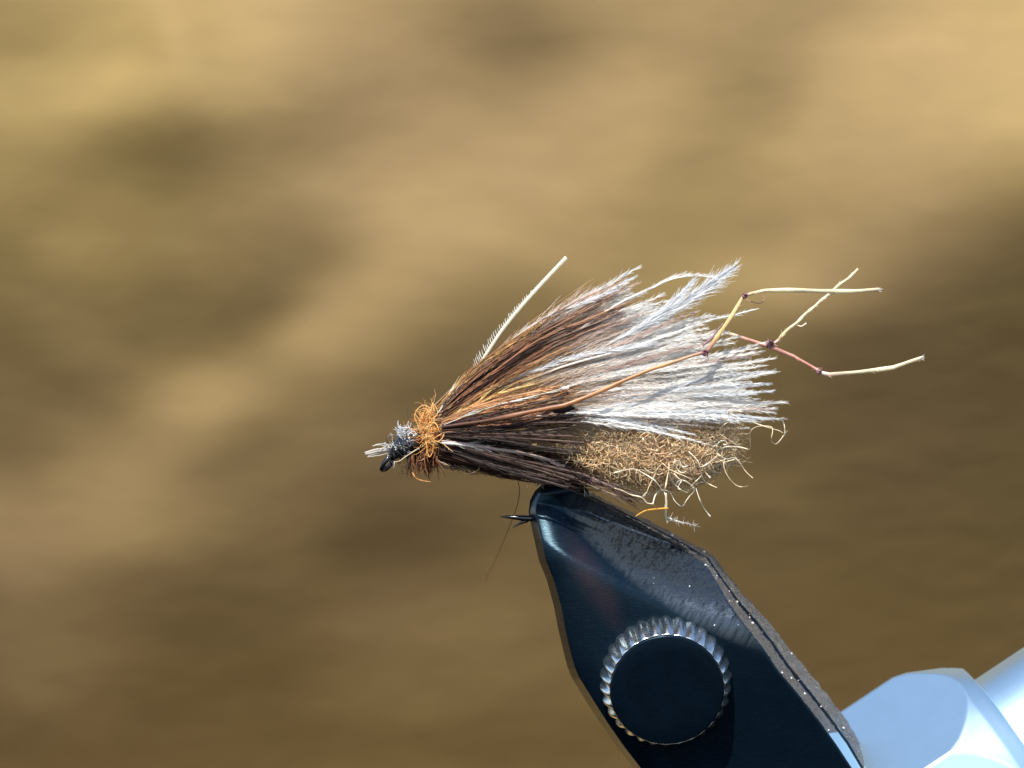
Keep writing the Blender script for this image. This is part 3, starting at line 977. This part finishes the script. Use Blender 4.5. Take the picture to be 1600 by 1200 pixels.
strand('stray_strand', [(808, 745, -0.06), (812, 765, -0.03), (808, 790, 0.1), (798, 818, 0.35), (780, 862, 0.8), (758, 908, 1.3)], 0.75, (0.24, 0.10, 0.05), F_BROWN, label='long thin brown hair hanging under the body')
strand('stray_strand', [(774, 655, -0.14), (770, 672, -0.17), (762, 688, -0.17), (763, 698, -0.15)], 0.9, (0.6, 0.35, 0.14), F_BROWN)
strand('stray_strand', [(728, 712, -0.12), (740, 722, -0.14), (749, 731, -0.14), (740, 738, -0.13), (725, 742, -0.12)], 1.1, (0.72, 0.5, 0.25), F_BROWN)
strand('stray_strand', [(638, 655, 0), (636, 640, 0), (635, 620, 0)], 0.5, (0.12, 0.06, 0.04), F_DARK)
strand('stray_strand', [(905, 742, -0.1), (912, 752, -0.12), (913, 765, -0.12), (914, 776, -0.1)], 0.8, (0.7, 0.66, 0.6), F_WHITE)
strand('stray_strand', [(655, 700, -.11), (636, 712, -.1), (625, 720, -.09), (617, 722, -.08)], 1.1, (0.75, 0.62, 0.4), F_TAN)

# ---- the wing: white feather barbs
def bez(a, b, c, n):
    t = np.linspace(0, 1, n)[:, None]
    return (1 - t) ** 2 * a + 2 * t * (1 - t) * b + t ** 2 * c

WHITE = np.array((0.95, 0.925, 0.905)); COOL = np.array((0.90, 0.91, 0.94)); ROOT = np.array((0.42, 0.25, 0.12)); PINK = np.array((0.70, 0.55, 0.50))
def barb(path, width=12, base=WHITE, side=1, start=0.34, dens=1.0, stem=1.2, rootc=ROOT, rootend=0.5):
    T = Tubes()
    n = len(path)
    t = np.linspace(0, 1, n)
    k = smooth(0.12, rootend, t)[:, None]
    col = rootc * (1 - k) + base * k
    T.add(path, np.interp(t, [0, .5, .9, 1], [1.0, 1.0, .7, .3]) * stem * px_, col, 4)
    L = np.linalg.norm(np.diff(path, axis=0), axis=1).sum() / S
    m = max(4, int(L * (1 - start) / 0.95 * dens))
    tan = np.gradient(path, axis=0); tan /= np.linalg.norm(tan, axis=1, keepdims=True)
    u = rng.uniform(start, 0.985, m)
    i = np.minimum((u * (n - 1)).astype(int), n - 2); f = (u * (n - 1) - i)[:, None]
    p = path[i] * (1 - f) + path[i + 1] * f
    d = tan[i]
    lat = np.cross(d, [0, 1, 0]); lat /= np.linalg.norm(lat, axis=1, keepdims=True)
    sg = np.where(rng.random(m) < 0.5, 1.0, -1.0) if side != 2 else np.ones(m)
    lat = lat * sg[:, None]
    lat[:, 1] += rng.normal(0, 0.5, m)
    wl = (width * S * rng.uniform(0.5, 1.2, m) * np.minimum(1.0, 0.35 + (1 - u) * 3.5) * np.minimum(1, 0.5 + (u - start) * 4))[:, None]
    e = p + d * wl * 2.0 + lat * wl * 0.42 + rng.normal(0, 0.22, (m, 3)) * wl
    mid = p + d * wl * 1.05 + lat * wl * 0.22
    kk = smooth(0.12, rootend, u)[:, None]
    c = (rootc * (1 - kk) + base * kk) * rng.uniform(0.92, 1.06, (m, 1))
    T.add_many(np.stack([p, mid, e], axis=1), np.broadcast_to(np.array([.33, .30, .12]) * px_, (m, 3)), np.repeat(c[:, None], 3, axis=1))
    return T

def wing_y(a, t):
    """tent-shaped wing: lower barbs lie nearer the viewer, the ridge stays on the centre plane"""
    w = np.clip(1 - a / 37.0, 0, 1.1)
    return -(0.05 + 0.13 * w * np.sin(np.clip(t, 0, 1) * 2.2) ** 1.0)

def tipbarb(tip, mid=None, width=12, base=WHITE, root=None, dy=0.0, stem=0.8, dens=1.0, start=0.34, n=28, rootend=0.55, far=False):
    a = math.degrees(math.atan2(655 - tip[1], tip[0] - 690))
    root = root or (686 + rng.uniform(-4, 10), 660 - 0.55 * a + rng.uniform(-4, 4))
    if mid is None:
        L = math.hypot(tip[0] - root[0], tip[1] - root[1])
        aa = math.radians(a * 1.22 + 1.5 + rng.normal(0, 2.0))
        mid = (root[0] + 0.5 * L * math.cos(aa), root[1] - 0.5 * L * math.sin(aa))
    t = np.linspace(0, 1, n)
    q = bez(np.array(root, float), np.array(mid, float), np.array(tip, float), n)
    y = wing_y(a, t) + dy * t
    if far: y = -y
    wob = rng.normal(0, 13) * smooth(0.5, 1.0, t) ** 1.6 + np.sin(t * rng.uniform(2, 5) + rng.uniform(0, 6)) * rng.uniform(0, 3.0) * t
    path = np.array([P(x, yy + w, z) for (x, yy), w, z in zip(q, wob, y)])
    return barb(path, width, base, 1, start, dens, stem, rootend=rootend)

tips = [(1003,427),(996,433),(985,438),(1012,447),(1008,440),(1022,462),(1030,470),(1018,476),(1048,471),(1055,486),(1035,487),(1040,478),(1052,500),(1028,502),
        (1118,505),(1132,512),(1140,530),(1150,545),(1160,540),(1200,545),(1196,556),(1180,552),(1215,562),(1190,575),(1220,590),(1212,598),(1200,590),(1185,583),
        (1208,612),(1214,610),(1196,605),(1180,612),(1170,600),(1216,640),(1205,634),(1190,630),(1214,655),(1200,648),(1175,636),(1160,625),(1150,610),(1230,637),
        (1130,560),(1110,545),(1090,520),(1100,500),(1075,500),(1085,530)]
for tp in tips:
    tipbarb(tp, width=11, base=WHITE if rng.random() < 0.7 else COOL, dy=rng.normal(0, 0.03)).build('feather_barb', F_WHITE, fly)
# the big pale plume and its neighbours
tipbarb((1147, 418), mid=(985, 545), width=24, base=COOL, dy=-0.08, stem=2.4, dens=2.2, start=0.5).build('feather_barb', F_WHITE, fly, label='broad pale plume rising above the wing')
tipbarb((1086, 440), mid=(1000, 540), width=14, base=COOL, dy=-0.06, stem=2.0, dens=1.4, start=0.6).build('feather_barb', F_WHITE, fly)
o = Tubes()
p = resample(PP([(690, 650, -.06), (860, 545, -.12), (960, 478, -.14), (1015, 452, -.12), (1050, 436, -.1), (1085, 431, -.1), (1115, 434, -.1), (1133, 440, -.1)]), 40)
barb(p, 9, WHITE, 2, 0.7, 1.6, 1.7).build('feather_barb', F_WHITE, fly, label='arched pale barb curving over the wing')
p = resample(PP([(690, 655, -.06), (860, 580, -.14), (980, 545, -.16), (1050, 522, -.14), (1110, 500, -.1), (1140, 494, -.06), (1162, 488, -.03), (1186, 482, -.02)]), 40)
barb(p, 9, WHITE, 1, 0.6, 1.0, 2.0).build('feather_barb', F_WHITE, fly)
# fill: barbs between the traced ones, near side and far side
for k in range(190):
    # loose clumps: most barbs lean on one of the traced tips, the rest fill in between
    if rng.random() < 0.75:
        bt = tips[int(rng.integers(len(tips)))]
        fr = rng.uniform(0.80, 1.0)
        tp = (690 + (bt[0] - 690) * fr + rng.normal(0, 5), 655 + (bt[1] - 655) * fr + rng.normal(0, 5))
    else:
        a = rng.uniform(-1, 36.5)
        L = np.interp(a, [-2, 5, 12, 20, 28, 37], [520, 530, 500, 440, 385, 375]) * rng.uniform(0.66, 0.9)
        tp = (690 + L * math.cos(math.radians(a)), 655 - L * math.sin(math.radians(a)))
    far = k % 3 == 0
    b_ = WHITE if rng.random() < 0.66 else (COOL if rng.random() < 0.6 else PINK)
    tipbarb(tp, width=rng.uniform(8, 13), base=b_, dy=rng.normal(0, 0.04), far=far, dens=0.8, stem=0.65).build('feather_barb', F_WHITE, fly)

# a few loose barbs that cross down over the dubbing
for tp in [(1182, 668), (1150, 676), (1112, 690), (1066, 700), (1128, 664), (1090, 672), (1190, 660), (1040, 678), (1165, 660), (1010, 662), (1075, 655), (1215, 648)]:
    tipbarb(tp, mid=(900, 632 + rng.uniform(-8, 6)), width=9, base=WHITE if rng.random() < .6 else COOL, dy=rng.uniform(-0.14, -0.05), dens=0.5, stem=1.1, start=0.5).build('feather_barb', F_WHITE, fly)

# soft down filling the wing between the barbs
T = Tubes()
DP, DR, DC = [], [], []
for _ in range(14000):
    a = rng.uniform(-2, 37)
    Lw = np.interp(a, [-2, 5, 12, 20, 28, 37], [500, 510, 480, 425, 375, 365])
    s0 = rng.uniform(0.12, 0.66); s1 = min(s0 + rng.uniform(0.15, 0.35), rng.uniform(0.72, 0.93))
    rt = (688, 660 - 0.55 * a)
    aa = math.radians(a * 1.22 + 1.5)
    tp = (690 + Lw * math.cos(math.radians(a)), 655 - Lw * math.sin(math.radians(a)))
    md = (rt[0] + .5 * Lw * math.cos(aa), rt[1] - .5 * Lw * math.sin(aa))
    t = np.linspace(s0, s1, 7)
    q = bez(np.array(rt), np.array(md), np.array(tp), 61)[(t * 60).astype(int)]
    y = wing_y(a, t) * (rng.uniform(0.6, 1.12) if rng.random() < 0.7 else rng.uniform(-1, 0.6)) + rng.normal(0, 0.01)
    dv = rng.normal(0, 9)
    path = np.array([P(x, yy + dv * (k / 6) ** 1.5, z) for k, ((x, yy), z) in enumerate(zip(q, y))])
    k = smooth(0.18, 0.62, t)[:, None]
    base = [np.array((0.90, 0.87, 0.85)), np.array((0.84, 0.72, 0.66)), np.array((0.88, 0.80, 0.72))][int(rng.integers(3))]
    DP.append(path); DR.append(np.array([.32, .4, .42, .4, .36, .3, .12]) * rng.uniform(0.6, 1.2) * px_); DC.append(np.array((0.66, 0.47, 0.30)) * (1 - k) + base * k)
T.add_many(np.array(DP), np.array(DR), np.array(DC))
dn = T.build('wing_down', F_WHITE, fly, 'stuff')
dn['label'] = 'soft beige to white down between the wing barbs'

# fine tan to golden fibres near the root of the wing
T = Tubes()
for _ in range(1300):
    a = rng.uniform(4, 40)
    L = rng.uniform(110, 330)
    r0 = (684 + rng.uniform(-6, 14), 662 - 0.6 * a + rng.uniform(-6, 6))
    aa = math.radians(a * 1.15 + 2)
    tp = (r0[0] + L * math.cos(math.radians(a)), r0[1] - L * math.sin(math.radians(a)))
    md = (r0[0] + .5 * L * math.cos(aa), r0[1] - .5 * L * math.sin(aa))
    q = bez(np.array(r0), np.array(md), np.array(tp), 10)
    t = np.linspace(0, 1, 10) * L / 480
    y = wing_y(a, t) - rng.uniform(0.0, 0.05)
    if rng.random() < 0.25: y = -y
    c = np.array([(0.56, 0.31, 0.10), (0.50, 0.30, 0.16), (0.38, 0.19, 0.09), (0.66, 0.50, 0.36), (0.22, 0.10, 0.05)][int(rng.integers(5))])
    path = np.array([P(x, yy, z) for (x, yy), z in zip(q, y)])
    T.add(path, np.linspace(1, .3, 10) * rng.uniform(0.35, 0.7) * px_, c, 3)
wf = T.build('golden_wing_fibres', F_BROWN, fly, 'stuff')
wf['label'] = 'fine golden fibres over the root of the wing'

# brown overwing strands, each one a barb of its own with a short fringe
COP = (0.40, 0.20, 0.09); DRK = (0.055, 0.025, 0.02); RED = (0.23, 0.105, 0.058); BLK = (0.022, 0.013, 0.012); GOL = (0.55, 0.30, 0.11); PAL = (0.78, 0.66, 0.50)
brown = [  # points, radius px, colour, end radius factor
 ([(690,632),(745,572),(820,520),(890,480),(960,448)], 3.0, COP, .3),
 ([(692,636),(750,582),(830,528),(900,490),(975,452)], 3.4, RED, .3),
 ([(690,642),(760,588),(840,530),(910,500),(985,468)], 4.2, RED, .25),
 ([(690,644),(755,600),(830,548),(900,515),(960,490)], 4.4, DRK, .3),
 ([(692,648),(770,600),(850,550),(920,516),(990,488)], 3.2, RED, .3),
 ([(690,628),(735,582),(790,540),(835,508)], 2.4, GOL, .4),
 ([(700,622),(760,570),(830,515),(870,485),(921,437)], 1.2, (0.36,0.2,0.08), .4),
 ([(705,618),(780,558),(845,508),(866,490),(872,476)], 1.2, (0.5,0.3,0.12), .4),
 ([(694,640),(760,580),(810,552),(850,528)], 2.6, BLK, .4),
 ([(686,650),(720,622),(770,575),(808,550)], 1.5, (0.6,0.4,0.24), .5),
 ([(684,645),(700,622),(708,612)], 1.9, PAL, .7),  # pale strip that paints a specular highlight on the wing root
 ([(686,668),(704,655),(722,642),(750,618)], 2.8, (0.7,0.45,0.22), .5),
 ([(688,664),(715,652),(745,632),(770,610)], 2.2, GOL, .4),
 ([(700,650),(770,606),(840,566),(900,540)], 2.4, COP, .3),
 ([(700,654),(780,610),(850,580),(905,560)], 2.0, GOL, .3),
 ([(690,660),(760,632),(830,614),(884,604)], 4.4, COP, .85),
 ([(690,663),(770,640),(840,620),(880,610)], 4.6, RED, .8),
 ([(692,666),(780,648),(850,632),(900,622)], 4.0, DRK, .6),
 ([(690,668),(770,655),(840,645),(896,639)], 5.2, DRK, .8),
 ([(690,671),(780,662),(850,652),(925,648)], 4.6, DRK, .4),
 ([(694,674),(780,670),(850,662),(915,652)], 4.0, BLK, .4),
 ([(694,678),(760,676),(830,672),(880,664)], 4.6, BLK, .4),
 ([(690,676),(750,668),(820,656),(870,640)], 3.2, RED, .5),
 ([(694,664),(760,640),(850,618),(920,600)], 2.0, PAL, .3),
 ([(694,682),(760,684),(840,690),(915,697)], 4.8, DRK, .7),
 ([(694,686),(770,690),(840,700),(905,706)], 3.8, BLK, .5),
 ([(698,694),(770,712),(850,732),(910,748)], 5.0, DRK, .6),
 ([(700,700),(770,720),(840,738),(900,752)], 5.0, BLK, .6),
 ([(700,706),(780,730),(850,745),(890,752)], 4.0, BLK, .5),
 ([(706,712),(780,736),(830,744),(880,754)], 3.0, DRK, .5),
 ([(694,656),(750,618),(820,580),(880,556)], 1.6, GOL, .4),
 ([(694,658),(740,632),(800,606),(850,592)], 1.8, GOL, .4),
 ([(700,660),(780,636),(860,616),(930,590)], 1.8, COP, .3),
]
brown3 = []
for pl, r, c, e in brown:
    for q in range(3 if r > 2.2 else 2):
        j0 = rng.normal(0, r * 0.5); j1 = rng.normal(0, r * 1.3)
        ln = rng.uniform(0.88, 1.05)
        pts3 = [(pl[0][0] + (x - pl[0][0]) * ln, pl[0][1] + (y - pl[0][1]) * ln + j0 + (j1 - j0) * kk / (len(pl) - 1)) for kk, (x, y) in enumerate(pl)]
        tint = rng.uniform(0.75, 1.5) if c[0] > 0.1 else rng.uniform(0.45, 1.1)
        brown3.append((pts3, r * rng.uniform(0.26, 0.5), tuple(min(0.9, v * tint) for v in c), e))
for k, (pl, r, c, e) in enumerate(brown3):
    T = Tubes()
    tipx, tipy = pl[-1]
    a = math.degrees(math.atan2(660 - tipy, tipx - 690))
    n = 26
    q = resample(np.array(pl, float), n)
    t = (q[:, 0] - 690) / 480
    y = wing_y(max(a, -2), np.maximum(t, 0)) - 0.045 - 0.05 * rng.random() - (0.06 if a < 18 else 0)
    path = np.array([P(x, yy, z) for (x, yy), z in zip(q, y)])
    prof = np.interp(np.linspace(0, 1, n), [0, .25, .8, 1], [.55, 1, .95, e])
    c = np.array(c)
    tone = 1 + 0.25 * np.sin(np.linspace(0, 14, n) + k)[:, None]
    fade = (smooth(0.55, 1.0, np.linspace(0, 1, n)) * (0.55 if a > 18 else 0.12))[:, None]
    T.add(path, prof * r * px_, np.clip(c * tone * (1 - fade) + np.array((0.72, 0.52, 0.40)) * fade, 0, .9), 5, 0.7)
    tan = np.gradient(path, axis=0); tan /= np.linalg.norm(tan, axis=1, keepdims=True)
    for _ in range(int(40 * min(1.3, r / 2))):      # fringe lying along the barb
        i = int(rng.integers(2, n - 1))
        lat = np.cross(tan[i], [0, 1, 0]) * (1 if rng.random() < .5 else -1)
        p0 = path[i] + lat * r * 0.6 * px_ + np.array([0, -0.3 * r * px_, 0])
        l = rng.uniform(14, 34) * S
        p1 = p0 + tan[i] * l * .5 + lat * l * 0.05
        p2 = p0 + tan[i] * l + lat * l * rng.uniform(0.02, 0.13) + np.array([0, rng.normal(0, .01), 0])
        T.add(np.array([p0, p1, p2]), np.array([.5, .5, .2]) * px_, np.clip(c * (rng.uniform(.8, 2.2) if c[0] > 0.1 else rng.uniform(.6, 1.5)), 0, .9), 3)
    T.build('brown_barb', F_BROWN if c[0] > 0.1 else F_DARK, fly)
# pale clipped end of one strand, dark end of another
strand('clipped_end', [(878, 607, -.29), (884, 606, -.29), (889, 606, -.29)], 3.0, (0.82, 0.78, 0.72), F_WHITE, taper=(1, .9), n=5, label='white clipped end of a brown barb')
T = Tubes()
T.add(resample(PP([(864, 643, -.30), (872, 641, -.31), (882, 640, -.31), (892, 638, -.31), (899, 638, -.30)]), 9), np.array([2.5, 4.5, 5.6, 6, 6, 5.4, 4.6, 3, .8]) * px_, BLK, 8, .4)
T.build('clipped_end', F_DARK, fly, label='dark blunt end of a brown barb')

# silvery barbs along the lower flank, ending in loose fibres over the vise
low = [([(690,689),(715,692),(745,697),(775,702),(815,708),(860,720),(905,740),(922,748)], 3.0, (0.55,0.42,0.38)),
       ([(690,692),(720,695),(752,699)], 2.6, (0.75,0.74,0.72)),
       ([(860,722),(890,735),(915,744),(935,752),(985,772),(1010,778)], 3.0, (0.72,0.48,0.42)),
       ([(880,740),(920,752),(950,760),(985,780)], 2.0, (0.14,0.06,0.045)),
       ([(890,745),(930,762),(965,775),(1000,783)], 1.6, (0.45,0.32,0.24)),
       ([(900,740),(940,757),(975,768),(1020,775)], 1.3, (0.6,0.45,0.3)),
       ([(690,691),(700,700),(708,706)], 1.0, (0.8,0.5,0.25)),
       ([(905,735),(940,750),(975,768),(1000,786)], 1.2, (0.10,0.05,0.04)),
       ([(920,748),(960,757),(1000,770),(1028,773)], 1.0, (0.68,0.6,0.48))]
for pl, r, c in low:
    T = Tubes()
    n = 30
    q = resample(np.array(pl, float), n)
    path = np.array([P(x, yy, -0.19 + 0.12 * smooth(850, 1010, x)) for x, yy in q])
    T.add(path, np.interp(np.linspace(0, 1, n), [0, .2, .75, 1], [.5, 1, .9, .25]) * r * px_, np.array(c), 6, .6)
    if r > 1.3:
        tan = np.gradient(path, axis=0); tan /= np.linalg.norm(tan, axis=1, keepdims=True)
        for _ in range(26):
            i = int(rng.integers(8, n - 1))
            lat = np.cross(tan[i], [0, 1, 0]) * (1 if rng.random() < .5 else -1)
            l = rng.uniform(14, 40) * S
            T.add(np.array([path[i], path[i] + tan[i] * l * .5 + lat * l * .1, path[i] + tan[i] * l + lat * l * .28 + np.array([0, rng.normal(0, .02), 0])]), np.array([.6, .55, .2]) * px_, np.clip(np.array(c) * rng.uniform(.5, 1.1), 0, .9), 3)
    T.build('lower_barb', F_BROWN, fly)
# rough white fluff where the body meets the jaw
T = Tubes()
frizz(T, (838, 751, -0.06), (11, 2, 5), 60, 7, 0.7, [(0.8, 0.8, 0.78), (0.5, 0.5, 0.5)], (0.3, -.2, 0), .6, 5)
T.build('fluff_tuft', F_WHITE, fly)

# upright pale quill with a comb of barbules on its left side
T = Tubes()
qp = resample(PP([(744, 580, -.05), (750, 570, -.06), (760, 553, -.07), (785, 515, -.08), (815, 478, -.08), (850, 439, -.08), (885, 402, -.08)]), 50)
tq = np.linspace(0, 1, 50)
T.add(qp, np.interp(tq, [0, .1, .7, 1], [1.6, 2.6, 3.1, 3.3]) * px_, (0.86, 0.82, 0.70), 6)
tan = np.gradient(qp, axis=0); tan /= np.linalg.norm(tan, axis=1, keepdims=True)
for k in range(74):
    u = k / 74 * 0.97
    i = int(u * 49)
    lat = np.cross(tan[i], [0, 1, 0])
    if lat[0] > 0: lat = -lat
    l = np.interp(u, [0, .15, .4, .75, 1], [17, 14, 10, 5, 2]) * S * rng.uniform(.75, 1.25)
    e = qp[i] + lat * l * .7 + tan[i] * l * .55 + np.array([0, rng.normal(0, .006), 0])
    T.add(np.array([qp[i], .5 * (qp[i] + e) + lat * l * .1, e]), np.array([1.0, .85, .4]) * px_, (0.82, 0.80, 0.74), 3)
T.build('quill', F_WHITE, fly, label='upright pale quill with a comb of short barbules')

# knotted legs
def leg(pts, rads, cols, knots, label):
    T = Tubes()
    n = 60
    p = PP(pts)
    segs = np.concatenate([[0], np.cumsum(np.linalg.norm(np.diff(p, axis=0), axis=1))]); segs /= segs[-1]
    # straight stretches with short bends at the knots
    fine, tt = [], []
    for i in range(len(p) - 1):
        for u in np.linspace(0, 1, 12, endpoint=False):
            fine.append(p[i] * (1 - u) + p[i + 1] * u); tt.append(segs[i] * (1 - u) + segs[i + 1] * u)
    fine.append(p[-1]); tt.append(1.0)
    fine = np.array(fine); tt = np.array(tt)
    fine += np.stack([np.sin(tt * 23) * .6, np.sin(tt * 17 + 1) * .8, np.sin(tt * 31 + 2) * .7], axis=-1) * px_
    rad = np.interp(tt, segs, rads) * 1.08 * px_ * (1 + 0.12 * np.sin(tt * 57))
    col = np.stack([np.interp(tt, segs, [c[k] for c in cols]) for k in range(3)], axis=-1)
    col = col * (1 + 0.16 * np.sin(tt * 41 + 1) + 0.10 * np.sin(tt * 97))[:, None]
    T.add(fine, rad, np.clip(col, 0, .92), 7, 0.6)
    for _ in range(70):                              # short frayed barbules
        i = int(rng.integers(4, len(fine) - 1))
        dd = fine[i] - fine[i - 1]; dd /= np.linalg.norm(dd) + 1e-9
        lt = rng.normal(0, 1, 3)
        l = rng.uniform(3, 8) * S
        T.add(np.array([fine[i], fine[i] + dd * l * .5 + lt * l * .22, fine[i] + dd * l + lt * l * .4]), np.array([.5, .45, .2]) * px_, np.clip(col[i] * 1.1, 0, .92), 3)
    o = T.build('leg', F_LEG, fly, label=label)
    for (x, y, z, r) in knots:
        K = Tubes()
        c = P(x, y, z)
        a = np.linspace(0, 2 * math.pi * 2.3, 40)
        K.add(c + np.stack([np.cos(a) * r * .75, np.sin(a * 1.3) * r * .6, np.sin(a) * r * .8], axis=-1) * px_, (1.8 + .5 * np.sin(a * 2)) * px_, (0.20, 0.075, 0.11), 6)
        for _ in range(7):
            d = rng.normal(0, 1, 3); d /= np.linalg.norm(d)
            K.add(np.array([c, c + d * r * 1.2 * px_, c + d * r * rng.uniform(1.4, 2.6) * px_ + np.array([0, 0, -.004])]), np.array([.8, .7, .3]) * px_, (0.26, 0.13, 0.14), 3)
        K.build('knot', F_LEG, o)
    return o
STRAW = (0.78, 0.60, 0.33); PALE = (0.80, 0.68, 0.46); ROSE = (0.52, 0.24, 0.19); CO2 = (0.38, 0.15, 0.06)
leg([(690, 668, -.2), (800, 650, -.30), (880, 634, -.33), (950, 606, -.33), (1020, 576, -.30), (1080, 556, -.28), (1104, 550, -.27), (1120, 527, -.27), (1140, 498, -.26), (1162, 462, -.25), (1175, 458, -.24), (1195, 454, -.22), (1260, 454, -.15), (1340, 455, -.05), (1372, 453, -.02)],
    [2.0, 3.4, 3.4, 3.0, 2.6, 2.4, 2.4, 3.2, 3.4, 2.2, 2.6, 3.0, 3.4, 3.3, 2.6], [DRK, RED, CO2, (0.46, 0.20, 0.08), (0.52, 0.25, 0.10), (0.52, 0.27, 0.14), ROSE, (0.62, 0.38, 0.15), (0.66, 0.45, 0.20), STRAW, (0.7, 0.52, 0.32), PALE, PALE, PALE, (0.66, 0.48, 0.34)],
    [(1102, 551, -.28, 5), (1164, 462, -.26, 3.5)], 'long copper leg crossing the wing, bent up then level')
leg([(700, 655, .05), (900, 590, .1), (1040, 535, .1), (1128, 519, .06), (1165, 530, .04), (1203, 541, .02), (1240, 556, 0), (1272, 575, 0), (1284, 583, 0), (1296, 586, 0), (1340, 581, .02), (1395, 574, .04), (1430, 563, .05), (1442, 559, .05)],
    [2, 2.4, 2.4, 2.6, 3.0, 3.0, 2.8, 2.2, 2.4, 3.0, 3.0, 3.2, 3.0, 2.2], [RED, RED, ROSE, PALE, ROSE, ROSE, (0.6, 0.3, 0.24), ROSE, (0.7, 0.6, 0.6), (0.7, 0.48, 0.38), PALE, PALE, (0.74, 0.55, 0.36), PALE],
    [(1203, 538, .01, 6), (1280, 581, 0, 3.2)], 'rosy leg stepping down to the right behind the white barbs')
leg([(1203, 541, .03), (1210, 536, .03), (1222, 524, .03), (1262, 488, .04), (1300, 455, .05), (1341, 421, .06)],
    [2.2, 2.6, 2.4, 2.3, 2.2, 2.0], [ROSE, (0.7, 0.5, 0.42), STRAW, PALE, PALE, PALE], [], 'short straw-coloured leg branching up from the purple knot')
# frayed pale tips of two legs
for (x, y, z, dx, dy) in [(1370, 453, -.02, 1, 0), (1436, 561, .05, .9, -.25)]:
    T = Tubes()
    for _ in range(12):
        l = rng.uniform(4, 10)
        e = (x + dx * l, y + dy * l + rng.normal(0, 2.2), z + rng.normal(0, .015))
        T.add(PP([(x - 3, y, z), ((x + e[0]) / 2, (y + e[1]) / 2, z), e]), np.array([1.0, .8, .35]) * px_, (0.8, 0.78, 0.74), 3)
    T.build('frayed_tip', F_WHITE, fly)
strand('stray_strand', [(1166, 468, -.2), (1176, 472, -.2), (1188, 474, -.18), (1194, 468, -.17), (1193, 462, -.17)], 1.0, (0.42, 0.24, 0.18), F_LEG)
strand('stray_strand', [(1098, 540, -.2), (1112, 528, -.2), (1122, 515, -.2), (1130, 505, -.2)], 2.2, (0.30, 0.17, 0.2), F_LEG, taper=(1, .5))
strand('stray_strand', [(1246, 508, .04), (1252, 510, .03), (1260, 505, .03)], 1.6, (0.75, 0.6, 0.5), F_LEG, taper=(.6, 1), n=6)
